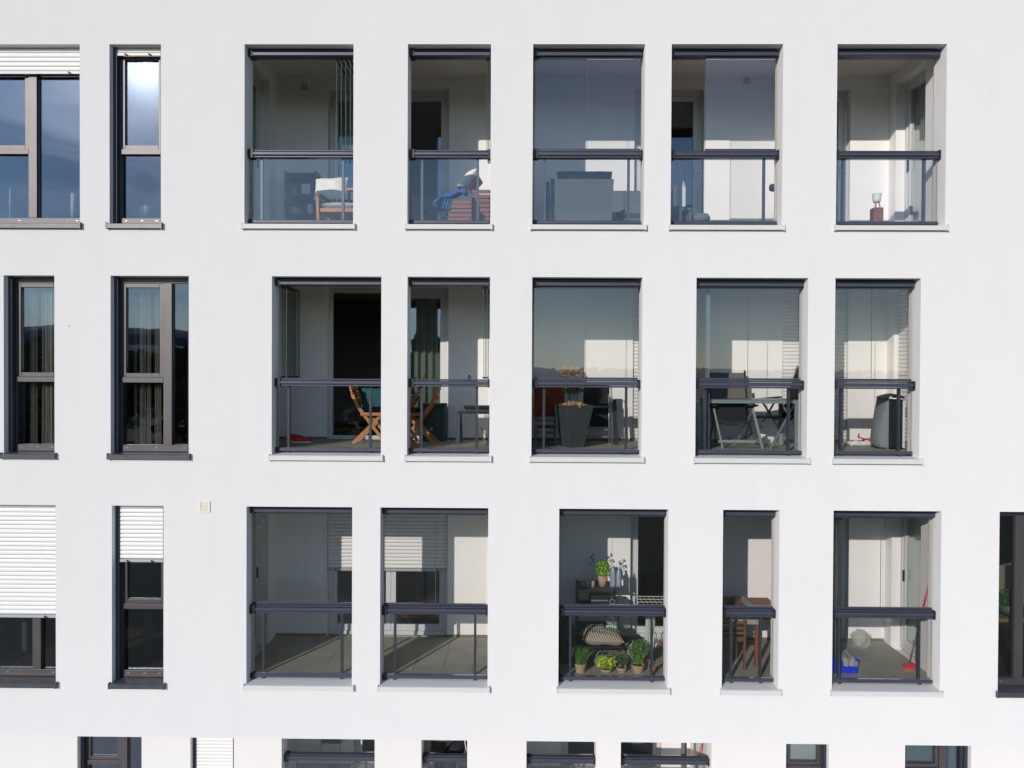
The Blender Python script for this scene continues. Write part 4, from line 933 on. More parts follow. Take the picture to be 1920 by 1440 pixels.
def recliner(label, xc, t, facing, back_hi=False):
    """folding garden recliner; facing 0: away from the viewer's right..., drawn in its own frame: u across, v forward"""
    c = thing('recliner_chair', label, 'garden chair', (xc, t, F2), 'black garden recliners round the glass table')
    ca, sa = math.cos(facing), math.sin(facing)
    def W_(u, v, h): return Vector((xc+u*ca-v*sa, t+u*sa+v*ca, F2+h))
    for s_ in (-1, 1):
        u = .27*s_
        b = MB(); b.bar(W_(u,-.30,0), W_(u*.93,.10,.66), .016, .024); b.build('leg', M_STEEL, c)
        b = MB(); b.bar(W_(u*.9,.30,0), W_(u*.9,-.12,.62), .016, .024); b.build('leg', M_STEEL, c)
        b = MB(); b.bar(W_(u*1.03,-.26,.655), W_(u*1.03,.20,.69), .055, .022); b.build('armrest', M_BLK, c, bevel=.006)
        b = MB(); b.bar(W_(u*.92,-.24,.40), W_(u*.92,.24,.42), .025, .03); b.build('side_rail', M_BLK, c)
    b = MB(); b.bar(W_(-.27,-.295,.10), W_(.27,-.295,.10), .02, .055); b.build('crossbar', M_STEEL, c)
    def slab(p, q, w, name):                                  # textile between two points, across u
        b = MB(); vs = []
        for i in range(7):
            f = i/6; m_ = Vector(p).lerp(Vector(q), f)
            for j in range(5): u = (-.5+j/4)*w; sag = .02*(1-(2*j/4-1)**2); vs.append(W_(u, m_[1], m_[2]-sag))
        k = len(vs); vs += [v+Vector((0,0,-.012)) for v in vs]; fs = []
        for i in range(6):
            for j in range(4): a = i*5+j; f_ = (a,a+1,a+6,a+5); fs += [f_, tuple(k+e for e in f_[::-1])]
        b.add(vs, fs); b.build(name, M_TEXT, c)
    slab((0,-.24,.43), (0,.24,.42), .44, 'seat')
    slab((0,.15,.44), (0,.42,1.12), .44, 'backrest')
    for s_ in (-1, 1): b = MB(); b.bar(W_(.235*s_,.20,.42), W_(.235*s_,.43,1.14), .025, .03); b.build('back_frame', M_GREY, c)
    return c
def near_recliner():
    """the recliner with its back to the glass: low black back panel, silver A legs"""
    c = thing('recliner_chair', 'black recliner with its low back to the glass under the grey table', 'garden chair', (PX(1376,.5,800), .6, F2), 'black garden recliners round the glass table')
    t0, t1 = .50, .98
    def q(px, py, t): return Q(px, py, t)
    a = P(1337,788,.56); d = P(1400,755,.56); b = MB(); b.box(a[0], d[0], .56, .585, a[1], d[1]); b.build('backrest', M_TEXT, c, bevel=.01)
    for xa, xb in ((1338,1346),(1411,1420)):
        b = MB(); p0 = q(xa,766,t0); p1 = q(xb,800,t0); b.bar(p0, (p1.x+(p1.x-p0.x)*1.1,t0,F2), .022, .03); b.build('leg', M_STEEL, c)
        b = MB(); b.bar((p0.x+.02,t0+.03,p0.z), (p0.x-.05 if xa < 1400 else p0.x-.09, t1, F2), .022, .03); b.build('leg', M_STEEL, c)
    for xa, xb in ((1331,1341),(1403,1419)):
        b = MB(); b.bar(q(xa,764,.62), q(xb,760,.44), .06, .024, up=(0,0,1)); b.build('armrest', M_BLK, c, bevel=.006)
    b = MB(); b.bar(q(1346,789,.52), q(1418,790,.52), .03, .02); b.bar(q(1345,793,.5), q(1372,797,.5), .012, .012); b.bar(q(1372,797,.5), q(1408,793,.5), .012, .012); b.build('seat', M_BLK, c)
    b = MB(); p0 = q(1347,831,t0); p1 = q(1418,831,t0); b.bar((p0.x,t0,F2+.10), (p1.x,t0,F2+.10), .016, .04); b.build('crossbar', M_LBLU, c)
near_recliner()
c = thing('recliner_chair', 'recliner with a tall grey brown backrest facing the glass from behind the table', 'garden chair', (PX(1365,1.35,800), 1.3, F2), 'black garden recliners round the glass table')
M_TAUP = mat('taupe_textile', (0.14,0.135,0.125), .8, bump=(300,.2,.001))
a = P(1335,790,1.3); d = P(1395,699,1.42); b = MB(); vs = []
for i in range(7):
    f = i/6
    for j in range(5): vs.append((a[0]+(d[0]-a[0])*j/4, 1.25+.17*f+.02*(1-(j/2-1)**2), a[1]+(d[1]-a[1])*f))
k = len(vs); vs += [(v[0],v[1]+.015,v[2]) for v in vs]; fs = []
for i in range(6):
    for j in range(4): e = i*5+j; f_ = (e,e+1,e+6,e+5); fs += [f_, tuple(k+g for g in f_[::-1])]
b.add(vs, fs); b.build('backrest', M_TAUP, c)
for xx in (a[0]-.012, d[0]+.012):
    b = MB(); b.bar((xx,1.24,a[1]), (xx,1.43,d[1]+.03), .022, .03); b.build('back_frame', M_BLK, c)
    b = MB(); b.bar((xx,1.28,F2+.5), (xx,.98,F2), .022, .03); b.build('leg', M_STEEL, c)
    b = MB(); b.bar((xx,.98,F2+.6), (xx,1.42,F2), .022, .03); b.build('leg', M_STEEL, c)
b = MB(); b.box(a[0]+.0, d[0], 1.0, 1.3, F2+.40, F2+.42); b.build('seat', M_TAUP, c)
b = MB(); b.pillow(Q(1403,738,1.38), (.055,0,0), (0,.02,.10), (0,.03,0)); solo(b, 'cushion', M_GREYC, 'small grey cushion beside the tall grey brown recliner back', 'cushion', smooth=True)
c = recliner('black recliner at the right end of the glass table seen from the side', PX(1462,.80,800), .82, math.radians(-78))
# low white clutter at the wall
for (xa, xb, ya, yb, lab) in ((1371,1414,819,829,'long flat white box on the floor behind the near recliner'), (1420,1428,817,829,'small upright white carton at the wall under the glass table'), (1434,1452,819,830,'short white box at the wall by the recliner legs')):
    b = MB(); boxp(b, xa, xb, ya, yb, 1.45, 1.56); b.v = [(v[0],v[1],max(v[2],F2+.001)) for v in b.v]; z_ = min(v[2] for v in b.v); b.v = [(v[0],v[1],v[2]-(z_-F2-.001)) for v in b.v]; solo(b, 'white_box', M_WPL, lab, 'box', bevel=.006)
b = MB(); b.tube([Q(1432,800,.6), Q(1420,808,.62), Q(1403,817,.68), Q(1388,824,.75)], .006, 6); solo(b, 'power_cable', M_BLK, 'black cable slanting down between the two recliners', 'cable', smooth=True)

# ------------------------------------------------------------------ second row, right loggia
c = thing('wrapped_heater', 'rounded grey mesh bag leaning on a black panel in the right corner', 'bag', (PX(1662,.5,800), .62, F2))
zt = PZ(749,.55,1670); x0, x1 = PX(1667,.5,800), PX(1693,.5,800)
b = MB(); b.box(x0, x1, .5, .86, F2+.01, zt); b.build('panel', M_TEXT, c, bevel=.02)
b = MB(); b.box(x1+.002, x1+.035, .5, .86, F2+.02, zt+.0); b.build('side_panel', M_WPL, c, bevel=.01)
b = MB(); pr = [(1669,744),(1663,752),(1657,772),(1651,795),(1647,820),(1648,834),(1653,841),(1667,844)]
ring = []
zs = [P(p_[0],p_[1],.5) for p_ in pr]; n = 14; vs = []
for (x, z) in zs:
    dx = x0-x
    for k in range(n+1):
        a = math.pi*k/n; vs.append((x0-dx*math.sin(a)**.7, .51+.17*(1-math.cos(a)), max(z, F2+.004)))
fs = [(i*(n+1)+k, (i+1)*(n+1)+k, (i+1)*(n+1)+k+1, i*(n+1)+k+1) for i in range(len(zs)-1) for k in range(n)]
b.add(vs, fs); b.build('mesh_cover', M_MESH, c, smooth=True)
b = MB(); vs = []
for i in range(9):
    s_ = i/8; xx = x0-.02+(x1-x0+.06)*s_
    for j in range(5): vs.append((xx, .5+.36*j/4, zt+.015+.065*math.sin(math.pi*min(1,s_*1.0))**.6*(1-.3*(j/2-1)**2)))
fs = [(i*5+j,(i+1)*5+j,(i+1)*5+j+1,i*5+j+1) for i in range(8) for j in range(4)]; b.add(vs, fs); b.build('hood', M_MESH, c, smooth=True)
c = thing('dustpan', 'red dustpan with a long handle on the loggia floor', 'dustpan', (PX(1635,1.05,825), 1.05, F2))
p = Q(1637,827,1.05); b = MB(); b.add([(p.x-.10,.95,F2+.01),(p.x+.13,.95,F2+.01),(p.x+.13,1.2,F2+.01),(p.x-.10,1.2,F2+.01),(p.x-.08,.93,F2+.03),(p.x+.12,.93,F2+.03),(p.x+.12,1.2,F2+.11),(p.x-.08,1.2,F2+.09)], [(3,2,1,0),(4,5,6,7),(0,1,5,4),(1,2,6,5),(2,3,7,6),(3,0,4,7)]); b.build('pan', M_RED, c)
b = MB(); b.tube([(p.x-.06,1.1,F2+.08), (p.x-.2,1.08,F2+.12), Vector((PX(1611,1.05,820),1.05,F2+.17))], .012, 6); b.build('handle', M_RED, c)
for (px, py, w, lab) in ((1601,829,.09,'crumpled white cloth at the left of the red dustpan'), (1621,829,.10,'second crumpled white cloth touching the red dustpan')):
    x = PX(px,.98,py); b = MB(); b.pillow((x,.98,F2+.035), (w,0,.005), (.02,.10,0), (0,0,.035), wob=.02, e=.7); solo(b, 'cloth', M_WHT, lab, 'cloth', smooth=True)

# ------------------------------------------------------------------ third row
c = thing('glint_beads', 'small silver beads standing in for a reflection at the top left of the left third row loggia', 'glint', (*P(487,962,.3)[:1], .3, P(487,992,.3)[1]))
M_GLINT = mat('silver', (0.8,0.8,0.8), .3, metal=.2)  # added beads in place of a glint, pale colour instead of shine
for i in range(12):
    p = Q(487+random.uniform(-8,8), 975+random.uniform(-11,16), .3); b = MB(); b.lathe([(.003,p.z-.018),(.018,p.z),(.003,p.z+.018)], p.x, p.y+random.uniform(-.03,.03), 6); b.build('bead', M_GLINT, c)
b = MB(); p = Q(487,974,.3); b.tube([(p.x,.3,p.z-.05), (p.x,.3,CL-6)], .003, 4); b.build('string', M_STEEL, c)
b = MB(); b.box(-2.25, -1.15, 2.3, 3.4, F3-.009, F3+.004); solo(b, 'mat_reflection', M_TERRA, 'red patch on the room floor standing in for a reflection in the door', 'mat_reflection')  # red sheet added indoors in place of a reflection on the door glass
# the planted loggia
M_SHM = mat('shelf_metal', (0.03,0.032,0.035), .5)
c = thing('plant_rack', 'black metal rack holding a pot and bottles', 'rack', (PX(1130,1.2,1190), 1.2, F3))
x0, x1 = PX(1083,1.0,1150), PX(1160,1.0,1150); zt = PZ(1103,1.0,1120)
for xx in (x0, x1-.02):
    for t in (1.0, 1.38): b = MB(); b.box(xx, xx+.02, t, t+.02, F3, zt+.10 if xx == x0 and t == 1.0 else zt+.02); b.build('post', M_SHM, c)
for h in (zt-.02, zt-.30, zt-.62): b = MB(); b.box(x0+.021, x1-.021, 1.0, 1.40, h, h+.015); b.build('shelf', M_SHM, c)
x = PX(1130,1.12,1090); zz_ = zt-.004
c = thing('potted_plant', 'bright green leafy plant in a brown pot on top of the black rack', 'potted plant', (x, 1.12, zz_))
b = MB(); b.lathe([(.05,zz_),(.075,zz_+.16),(.066,zz_+.16),(.06,zz_+.13)], x, 1.12, 20); b.build('pot', M_CLAY, c, smooth=True)
b = MB(); b.leaves((x,1.12,zz_+.25), (.10,.09,.11), 260, .045, shell=.3); b.build('foliage', M_GRN, c)
b = MB()
for px, py in ((1108,1045),(1112,1040),(1146,1040),(1150,1052),(1139,1044)):
    p = Q(px, py, 1.12); b.tube([(x,1.12,zz_+.16), ((x+p.x)/2+.01,1.12,(zz_+p.z)/2+.08), p], .004, 5, .002); b.leaves(p, (.025,.02,.03), 9, .03); b.leaves(p-Vector((0,0,.09)), (.02,.02,.04), 6, .028)
b.build('sprig', M_GR3, c)
for (px, w, ya, lab) in ((1149,.040,1060,'taller clear plastic bottle on the black rack beside the pot'), (1160,.034,1064,'shorter clear plastic bottle at the right end of the black rack')):
    x = PX(px,1.1,1080); zh = PZ(ya,1.1,px); h = zh-zz_; c = thing('bottle', lab, 'bottle', (x, 1.1, zz_))
    b = MB(); b.lathe([(w*.8,zz_),(w,zz_+.01),(w,zz_+h*.25),(w*.9,zz_+h*.3),(w,zz_+h*.35),(w,zz_+h*.65),(w*.7,zz_+h*.8),(w*.33,zz_+h*.9),(w*.33,zh-.015)], x, 1.1, 18); b.build('body', M_BOTB, c, smooth=True)
    b = MB(); b.lathe([(w*.4,zh-.014),(w*.4,zh+.004)], x, 1.1, 14); b.build('cap', M_WPL, c)
for (px, w, h, mt, lab) in ((1093,.05,.08,M_GREY,'small grey jar at the left end of the black rack'), (1102,.06,.11,M_CLOTH,'grey tin second from the left on the black rack'), (1111,.05,.09,M_CLAY,'brown jar left of the plant pot on the black rack')):
    x = PX(px,1.08,1095); b = MB(); b.lathe([(w*.7,zz_),(w*.75,zz_+h*.8),(w*.5,zz_+h)], x, 1.08, 14); solo(b, 'jar', mt, lab, 'jar', smooth=True)
c = thing('radio', 'black portable radio on the middle shelf of the black rack', 'radio', (PX(1130,1.02,1125), 1.1, zt-.284))
a = P(1106,1135,1.02); d = P(1156,1111,1.02); b = MB(); b.box(a[0], d[0], 1.03, 1.2, zt-.284, zt-.284+.17); b.build('body', M_BLK, c, bevel=.01)
b = MB(); b.box(a[0]+.02, a[0]+.26, 1.022, 1.029, zt-.19, zt-.175); b.build('trim', M_STEEL, c)
b = MB(); vs = []; cx, cz = d[0]-.06, zt-.20
for r_ in (.042,.03): vs += [(cx+r_*math.cos(k*math.pi/8), 1.024, cz+r_*math.sin(k*math.pi/8)) for k in range(16)]
b.add(vs, [(k,(k+1)%16,16+(k+1)%16,16+k) for k in range(16)]); b.build('dial', M_STEEL, c)
# low black table with cushion, cool box and bag
x0, x1 = PX(1078,.62,1200), PX(1186,.62,1200); tz = PZ(1212,.62,1130)
c = thing('low_table', 'low black garden table under the patterned cushion', 'table', ((x0+x1)/2, .85, F3))
b = MB(); b.box(x0, x1, .60, 1.05, tz-.02, tz); b.build('tabletop', M_TEXT, c)
for xx in (x0+.03, x1-.05):
    for t in (.63, 1.0): b = MB(); b.box(xx, xx+.025, t, t+.025, F3, tz-.021); b.build('leg', M_BLK, c)
p = Q(1130,1200,.72); b = MB(); b.pillow((p.x,.78,tz+.085), (.29,0,-.012), (0.0,.16,.02), (0,0,.085), n=18); solo(b, 'cushion', M_HER, 'brown and white zigzag patterned cushion on the low black table', 'cushion', smooth=True)
c = thing('cool_box', 'blue grey cool box behind the zigzag cushion', 'cool box', (PX(1116,.98,1180), 1.0, tz)); a = P(1100,1190,.93); d = P(1132,1175,.93)
b = MB(); b.box(a[0], d[0], .93, 1.04, tz+.001, d[1]-.025); b.build('body', mat('blue_grey_plastic', (0.10,0.14,0.20), .4), c, bevel=.01); b = MB(); b.box(a[0]-.006, d[0]+.006, .925, 1.045, d[1]-.024, d[1]); b.build('lid', M_LBLU, c, bevel=.006)
def blob(name, label, cat, c0, rad, m, wob=.18, seed=1, bottom=None, n=18):
    rr = random.Random(seed); ph = [rr.uniform(0,6.3) for _ in range(9)]; vs = []; b = MB()
    for i in range(n+1):
        th = math.pi*i/n
        for k in range(n*2):
            a = 2*math.pi*k/(n*2); d = Vector((math.sin(th)*math.cos(a), math.sin(th)*math.sin(a), math.cos(th)))
            f = 1+wob*(math.sin(3*d.x*2+ph[0])*math.cos(4*d.z+ph[1])+.5*math.sin(9*d.y+ph[2]+5*d.x)+.35*math.sin(14*d.z+ph[3]+6*d.x))
            z = c0[2]+d.z*rad[2]*f
            if bottom is not None: z = max(z, bottom)
            vs.append((c0[0]+d.x*rad[0]*f, c0[1]+d.y*rad[1]*f, z))
    m2_ = n*2; b.add(vs, [(i*m2_+k, (i+1)*m2_+k, (i+1)*m2_+(k+1)%m2_, i*m2_+(k+1)%m2_) for i in range(n) for k in range(m2_)]); return solo(b, name, m, label, cat, smooth=True)
p = Q(1150,1165,.98); blob('plastic_bag', 'crumpled silver plastic bag above the green and white bag', 'bag', (p.x,1.14,tz+.22), (.09,.07,.09), M_BAG, seed=4)
p = Q(1148,1183,.95); blob('shopping_bag', 'green and white shopping bag behind the zigzag cushion', 'bag', (p.x,.98,tz+.09), (.10,.06,.09), mat('green_white_bag', (0.75,0.76,0.72), .5, noise=(9,.9,(0.01,0.25,0.03))), seed=7, bottom=tz+.001)
p = Q(1125,1226,.5); c = thing('desk_fan', 'small grey round lantern under the low black table', 'lantern', (p.x, .55, F3)); b = MB(); b.lathe([(.03,F3),(.07,F3+.02),(.085,F3+.08),(.06,F3+.14),(.02,F3+.16)], p.x, .52, 16); b.build('glass', M_GREY, c, smooth=True); b = MB(); b.tube([(p.x-.05,.52,F3+.15),(p.x,.52,F3+.22),(p.x+.05,.52,F3+.15)], .005, 6); b.build('handle', M_STEEL, c)
p = Q(1188,1220,.5); blob('plastic_bag', 'clear plastic bag on the floor behind the tallest herb pot', 'bag', (p.x,.62,F3+.13), (.07,.06,.13), M_BAG, seed=9, bottom=F3+.001)
c = thing('dark_canopy', 'dark folded fabric parasol leaning in the left corner of the planted loggia', 'parasol', (PX(1066,.7,1200), .7, F3))
b = MB(); b.lathe([(.05,F3+.02),(.14,F3+.12),(.13,F3+.45),(.06,F3+.72),(.02,F3+.8)], PX(1060,.6,1200), .6, 12); b.build('fabric', M_TEXT, c, smooth=True); b = MB(); b.tube([(PX(1060,.6,1200),.6,F3),(PX(1060,.6,1200),.6,F3+.85)], .012, 8); b.build('pole', M_GREY, c)
# four pots
def pot(label, px0, px1, py0, kind):
    t = .34; xa, xb = PX(px0,t,1260), PX(px1,t,1260); x = (xa+xb)/2; r_ = (xb-xa)/2; zt_ = PZ(py0,t-r_,(px0+px1)/2)
    c = thing('potted_plant', label, 'potted plant', (x, t, F3), 'herb pots behind the glass')
    b = MB(); b.lathe([(r_*.72,F3),(r_*.95,zt_-.03),(r_,zt_-.028),(r_,zt_),(r_*.9,zt_),(r_*.88,zt_-.02)], x, t, 24); b.build('pot', M_CLAY, c, smooth=False)
    b = MB(); b.lathe([(r_*.87,zt_-.02),(.001,zt_-.015)], x, t, 16); b.build('soil', M_SOIL, c)
    b = MB()
    if kind == 'grass':
        for i in range(240):
            a = random.uniform(0,6.3); q = random.random()**.6; rr = r_*.7*random.random(); L_ = random.uniform(.16,.27); lean = random.uniform(.0,.16)+(.06 if math.cos(a) > 0 else 0)
            p0 = Vector((x+rr*math.cos(a), t+rr*math.sin(a)*.8, zt_-.015)); p1 = p0+Vector((lean*.45*math.cos(a), lean*.4*math.sin(a), L_*.7)); p2 = p0+Vector((lean*1.3*math.cos(a), lean*math.sin(a), L_*(1-lean*1.5)))
            w = Vector((-math.sin(a), math.cos(a), 0))*.003; w = Vector((.003,.001,0)); b.add([p0-w,p0+w,p1+w,p1-w,p2], [(0,1,2,3),(3,2,4)])
        b.build('foliage', M_GR2, c)
    elif kind == 'basil':
        b.leaves((x+.0,t,zt_+.085), (.128,.10,.078), 300, .042, shell=.1); b.leaves((x-.03,t,zt_+.12), (.06,.05,.05), 60, .034); b.leaves((x+.06,t,zt_+.06), (.07,.05,.05), 50, .036); b.build('foliage', M_YEL, c)
    elif kind == 'small':
        for i in range(26):
            a = random.uniform(0,6.3); L_ = random.uniform(.08,.16); p1 = Vector((x+random.uniform(.02,.09)*math.cos(a), t+.05*math.sin(a), zt_+L_)); b.tube([(x,t,zt_-.02), p1], .002, 4); b.leaves(p1-Vector((0,0,.02)), (.02,.02,.045), 14, .02)
        b.build('foliage', M_GR3, c)
    else:
        for i in range(60):
            a = random.uniform(0,6.3); L_ = random.uniform(.14,.33); q = random.uniform(.02,.17); p1 = Vector((x+q*math.cos(a), t+.6*q*math.sin(a), zt_+L_)); p0 = Vector((x,t,zt_-.02)); b.tube([p0, p1], .002, 4)
            for k in range(4): b.leaves(p0.lerp(p1, .4+.18*k), (.014,.014,.03), 7, .022, up=.8)
        b.build('foliage', M_GR2, c)
pot('clay pot of long grassy chives, furthest left on the loggia edge', 1075.5, 1100, 1247, 'grass')
pot('clay pot of bright yellow green basil, second from the left', 1126, 1147, 1257, 'basil')
pot('small clay pot of low dark thyme between the basil and the tall herb', 1155.5, 1175, 1254, 'small')
pot('clay pot of tall feathery rosemary, furthest right on the loggia edge', 1184, 1208, 1250, 'rosemary')
# clothes airer with towel
c = thing('clothes_airer', 'white wire clothes airer with pink striped legs in the planted loggia', 'clothes airer', (PX(1220,.9,1200), .9, F3))
zt = PZ(1128,.9,1220); x0 = PX(1196,.9,1128); x1 = x0+.50; b = MB()
for i in range(9): x = x0+i*.0625; b.tube([(x,.62,zt), (x,1.15,zt)], .0035, 5)
for t in (.62,.75,.88,1.01,1.15): b.tube([(x0,t,zt), (x1,t,zt)], .0045, 5)
b.build('grid', M_WPL, c)
for (a, b_) in (((x0,.64,zt-.006), (x1-.05,.64,F3)), ((x1,.66,zt-.006), (x0+.08,.66,F3))):
    b = MB(); a = Vector(a); b_ = Vector(b_)
    for i in range(14): b.cur = i % 2; b.tube([a.lerp(b_, i/14), a.lerp(b_, (i+1)/14)], .008, 7)
    b.build('leg', [M_PINK, M_WPL], c)
p = Q(1217,1157,.6); drape('towel', 'pale green towel hanging from the clothes airer', [(x0+.13,.66,zt+.008), (x0+.13,.60,zt-.01), (x0+.125,.598,zt-.3), (x0+.10,.59,zt-.58)], (.13,0,0), M_TOWEL, 'towel', amp=.010, nf=2)
drape('towel', 'narrow pale towel at the right end of the clothes airer', [(x1-.11,.66,zt+.008), (x1-.11,.60,zt-.01), (x1-.11,.598,zt-.3), (x1-.12,.59,zt-.62)], (.11,0,0), M_TOWEL, 'towel', amp=.010, nf=2)
b = MB(); pts = [Q(1213,1238,.45), Q(1220,1242,.42), Q(1216,1255,.40), Q(1226,1262,.38), Q(1236,1252,.40), Q(1243,1243,.42)]
pts = [Vector((p_.x, p_.y+.05, max(F3+.012, p_.z))) for p_ in pts]; b.tube(pts, .009, 7); solo(b, 'rope', M_PINK, 'pink rope lying on the floor below the clothes airer', 'rope', smooth=True)

# ------------------------------------------------------------------ third row: wooden table
zt = F3+.745; x0, x1 = 2.50, PX(1443,1.25,1117)-.02
c = thing('dining_table', 'reddish wooden table with a grey runner in the narrow third row loggia', 'table', ((x0+x1)/2, .9, F3))
b = MB()
for i in range(7): w = (x1-x0)/7; b.box(x0+i*w+.001, x0+(i+1)*w-.002, .52, 1.27, zt-.025, zt)
b.build('tabletop', M_REDW, c)
b = MB(); b.box(x0+.04, x1-.04, .57, .59, zt-.11, zt-.026); b.box(x0+.04, x1-.04, 1.20, 1.22, zt-.11, zt-.026); b.build('apron', M_WOOD, c)
for x in (x0+.05, PX(1416,.56,1200)):
    for t in (.56, 1.18): b = MB(); b.box(x, x+.045, t-.002, t+.045, F3, zt-.027); b.build('leg', M_REDW, c)
drape('table_runner', 'grey cloth runner hanging over the front edge of the wooden table', [(3.08,1.26,zt+.014), (3.08,.9,zt+.012), (3.08,.54,zt+.012), (3.08,.505,zt-.02), (3.08,.50,zt-.14)], (.42,0,0), M_CLOTH, 'table runner', amp=.004, nf=4)
b = MB(); b.pillow(Q(1372,1127,.9)*1+Vector((0,0,0)), (.14,.05,0), (0,.2,0), (0,0,.03)); b.v = [(v[0],v[1],v[2]-min(q[2] for q in b.v)+zt+.002) for v in b.v]; solo(b, 'folded_cloth', M_BROW, 'brown folded cloth on the left half of the wooden table', 'cloth', smooth=True)
c = thing('wooden_chair', 'dark red slatted chair tucked under the wooden table', 'chair', (PX(1386,.8,1200), .8, F3)); xa, xb = PX(1366,.42,1180), PX(1399,.42,1180)
xa = xb-.40
b = MB()
for x in (xa, xb-.03): b.box(x, x+.03, .42, .45, F3, F3+.68)
for i in range(4): b.box(xa+.031, xb-.031, .425, .44, F3+.42+i*.07, F3+.455+i*.07)
b.build('backrest', M_BROW, c)
b = MB(); b.box(xa, xb, .46, .86, F3+.38, F3+.41); b.build('seat', M_BROW, c)
for x in (xa, xb-.03): b = MB(); b.box(x, x+.03, .83, .86, F3, F3+.379); b.build('leg', M_BROW, c)
# ------------------------------------------------------------------ third row: right loggia
p = Q(1627,1203,1.1); blob('plastic_bag', 'crumpled clear plastic sack on the bare tiled floor near the back wall', 'bag', (p.x,1.32,F3+.13), (.135,.11,.14), M_BAG, wob=.14, seed=21, bottom=F3+.001, n=24)
c = thing('plastic_crate', 'bright blue plastic crate behind the glass at the lower left', 'crate', (PX(1585,.5,1270), .52, F3)); xa, xb = PX(1556,.36,1260), PX(1609,.36,1260); zt = F3+.20
b = MB(); b.box(xa, xb, .36, .372, F3, zt); b.box(xa, xb, .668, .68, F3, zt); b.box(xa, xa+.012, .373, .667, F3, zt); b.box(xb-.012, xb, .373, .667, F3, zt); b.box(xa+.013, xb-.013, .373, .667, F3, F3+.012); b.build('body', M_BLUE, c, bevel=.004)
b = MB(); b.box(xa-.008, xb+.008, .348, .359, zt-.03, zt-.002); b.box(xa-.008, xb+.008, .681, .692, zt-.03, zt-.002); b.build('rim', M_BLUE, c)
drape('cloth', 'grey cleaning cloth hanging over the blue crate', [(xb-.12,.62,zt+.02), (xb-.12,.42,zt+.015), (xb-.12,.34,zt+.005), (xb-.11,.335,zt-.09)], (.20,.02,-.01), M_CLOTH, 'cloth', amp=.01, nf=2)
c = thing('broom', 'red handled broom leaning in the right corner of the third row', 'broom', (PX(1703,.45,1262), .45, F3))
p0 = Vector((PX(1705,.45,1262), .45, F3+.10)); p1 = Q(1744,1087,.42); d_ = p1-p0
b = MB(); b.tube([p0, p0+d_*.62], .010, 8); b.build('lower_handle', M_GREY, c, smooth=True)
b = MB(); b.tube([p0+d_*.62, p0+d_*.94], .013, 8); b.build('handle', mat('crimson_plastic', (.55,.02,.07), .4), c, smooth=True)
b = MB(); b.tube([p0+d_*.94, p1], .015, 8); b.build('grip', M_BLK, c, smooth=True)
b = MB(); b.box(p0.x-.075, p0.x+.075, .42, .48, F3+.06, F3+.105); b.build('head', M_RED, c, bevel=.008)
b = MB()
for i in range(60): x = p0.x-.07+.14*random.random(); t = .425+.05*random.random(); b.bar((x,t,F3+.06), (x+random.uniform(-.012,.012),t-.01,F3+.003), .004, .004)
b.build('bristles', M_PINK, c)['kind'] = 'stuff'
# ------------------------------------------------------------------ third row: far right window, plant inside
x = PX(1886,.38,1110); c = thing('potted_plant', 'leafy plant in a pale hanging bowl behind the far right window', 'potted plant', (x, .42, PZ(1150,.55,1890)))
z = PZ(1128,.55,1890); b = MB(); b.lathe([(.04,z-.14),(.11,z-.08),(.13,z),(.115,z),(.02,z-.08)], x+.06, .42, 20); b.build('bowl', M_LBLU, c, smooth=True)
b = MB(); b.leaves((x+.03,.40,z+.08), (.16,.12,.14), 260, .05, shell=.2); b.build('foliage', M_GR2, c)
b = MB(); b.tube([(x-.06,.36,z), (x+.02,.36,z-.06), (x+.16,.36,z-.09)], .008, 6); b.build('hanger', M_WPL, c)
c = thing('side_table', 'pale wooden side table behind the far right window', 'table', (x, .62, F3)); zt = PZ(1153,.55,1890)
b = MB(); b.box(x-.16, x+.35, .40, .80, zt-.05, zt); b.build('tabletop', mat('pale_wood', (.42,.33,.20), .5), c); b = MB(); b.box(x-.14, x-.10, .42, .46, F3, zt-.051); b.build('leg', M_BROW, c); b = MB(); b.box(x+.28, x+.32, .42, .46, F3, zt-.051); b.build('leg', M_BROW, c)
b = MB(); b.box(x-.2, x+.4, .82, .84, PZ(1135,.82,1890), PZ(1060,.82,1890)); solo(b, 'picture_board', mat('cream_board', (.45,.40,.28), .8), 'cream panel standing behind the plant in the far right window', 'panel')
# inside the third row left windows
b = MB(); boxp(b, 30, 62, 1150, 1248, .9, .95); b.v = [(v[0],v[1],F3+.0 if v[2] < F3+.2 else v[2]) for v in b.v]; solo(b, 'folding_screen', mat('slate_panel', (.12,.13,.18), .8), 'tall slate blue panel inside the lower left room', 'panel')
b = MB(); x = PX(277,.8,1200); b.lathe([(.06,F3),(.06,F3+.55),(.045,F3+.62),(.02,F3+.63)], x, .8, 16); solo(b, 'column_lamp', mat('slate_paint', (.14,.15,.20), .6), 'grey rounded column lamp standing inside the narrow third row window', 'lamp', smooth=True)

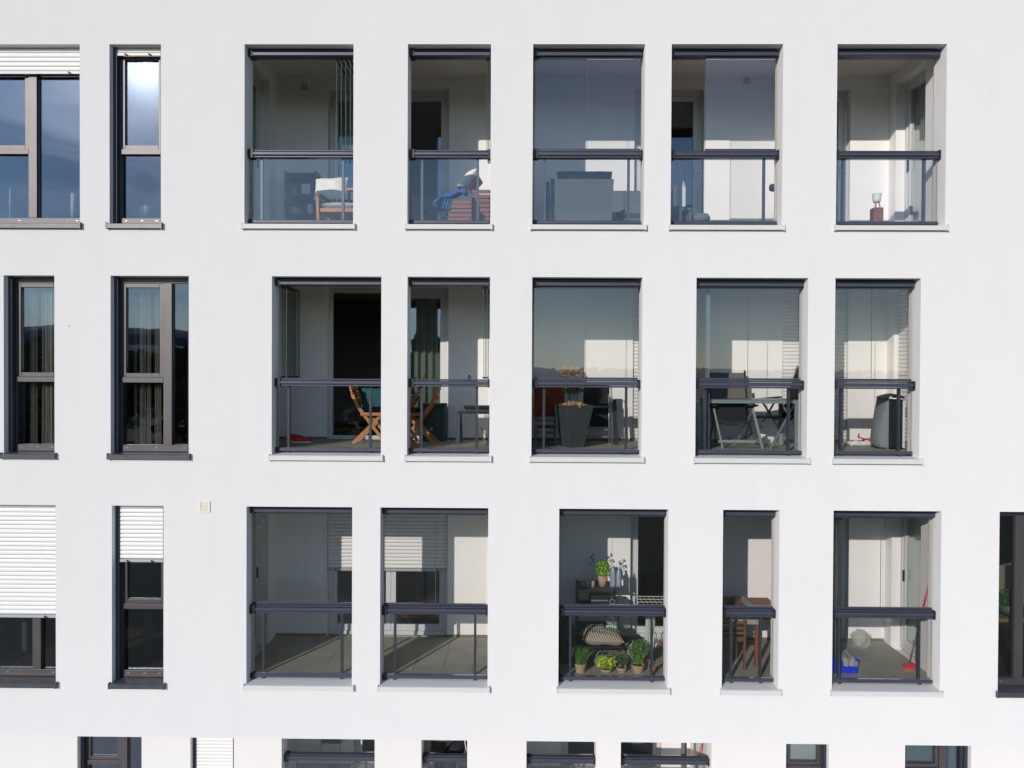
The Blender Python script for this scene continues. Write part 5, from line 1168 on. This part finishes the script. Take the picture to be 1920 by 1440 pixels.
# ------------------------------------------------------------------ lowest row
curtain('curtain', 'pale mint curtain in the small lowest row window', PX(1480,T4+.5,1410), PX(1538,T4+.5,1410), T4+.45, F4, HS4-.06, M_MINT, 6, .03)
curtain('curtain', 'pale mint curtain left of the mullion in the wide lowest row window', PX(1694,T4+.5,1410), PX(1757,T4+.5,1410), T4+.45, F4, HS4-.06, M_MINT, 7, .03)
curtain('curtain', 'pale mint curtain right of the mullion in the wide lowest row window', PX(1776,T4+.5,1410), PX(1812,T4+.5,1410), T4+.45, F4, HS4-.06, M_MINT, 4, .03)
b = MB(); p = Q(1317,1393,T4+.6); q = Q(1307,1432,T4+.6); d_ = (q-p).normalized(); b.tube([p-d_*.2, q+d_*((q.z-F4)/-d_.z)], .011, 8); solo(b, 'broom_pole', M_RED, 'thin red pole leaning in the lowest row loggia', 'pole', smooth=True)
x = PX(1281,T4+.55,1410); b = MB(); b.tube([(x,T4+.55,F4), (x,T4+.55,-4.76)], .035, 12); b.tube([(x+.05,T4+.6,F4), (x+.05,T4+.6,-4.76)], .02, 10); solo(b, 'steel_post', M_GREY, 'double grey steel post standing in the lowest row loggia', 'post', smooth=True)
x = PX(1326,T4+.4,1424); c = thing('lantern', 'small orange lantern on a stand at the right jamb of the lowest row', 'lantern', (x, T4+.4, F4)); z = PZ(1430,T4+.4,1326)
b = MB(); b.lathe([(.02,z),(.045,z+.02),(.045,z+.07),(.02,z+.11)], x, T4+.4, 12); b.build('shade', mat('orange_glass', (.7,.25,.03), .4), c, smooth=True); b = MB(); b.tube([(x,T4+.4,F4),(x,T4+.4,z)], .01, 6); b.build('pole', M_BLK, c)
c = thing('parasol', 'dark folded parasol leaning across the small lowest row loggia', 'parasol', (PX(855,T4+.8,1420), T4+.8, F4))
p = Q(868,1388,T4+.8); q = Q(830,1440,T4+.8); b = MB(); b.tube([p, p.lerp(q,.5), q, (q.x-.1,q.y,F4+.3)], [.10,.16,.2,.12], 10); b.build('canopy', M_TEXT, c, smooth=True); b = MB(); b.tube([(p.x+.03,p.y-.1,p.z+.1), (p.x+.17,p.y-.1,F4)], .01, 6); b.build('pole', M_WPL, c)
b = MB(); b.pillow(Q(796,1412,T4+.7), (.16,0,.05), (0,.1,.2), (0,-.08,.02)); b.v = [(v[0]-.05,v[1],v[2]) for v in b.v]; solo(b, 'cushion', M_CLOTH, 'pale grey cushion at the left of the small lowest row loggia', 'cushion', smooth=True)
c = thing('wall_box', 'cream louvred wall box in the left lowest row loggia', 'wall box', (*P(616,1420,T4b-.1)[:1], T4b-.05, P(616,1420,T4b-.1)[1])); b = MB(); boxp(b, 604, 636, 1394, 1418, T4b-.10, T4b-.002); b.build('body', M_CREAMM, c, bevel=.006); b = MB(); boxp(b, 602, 638, 1390, 1394, T4b-.11, T4b-.002); b.build('lid', M_CLOTH, c)
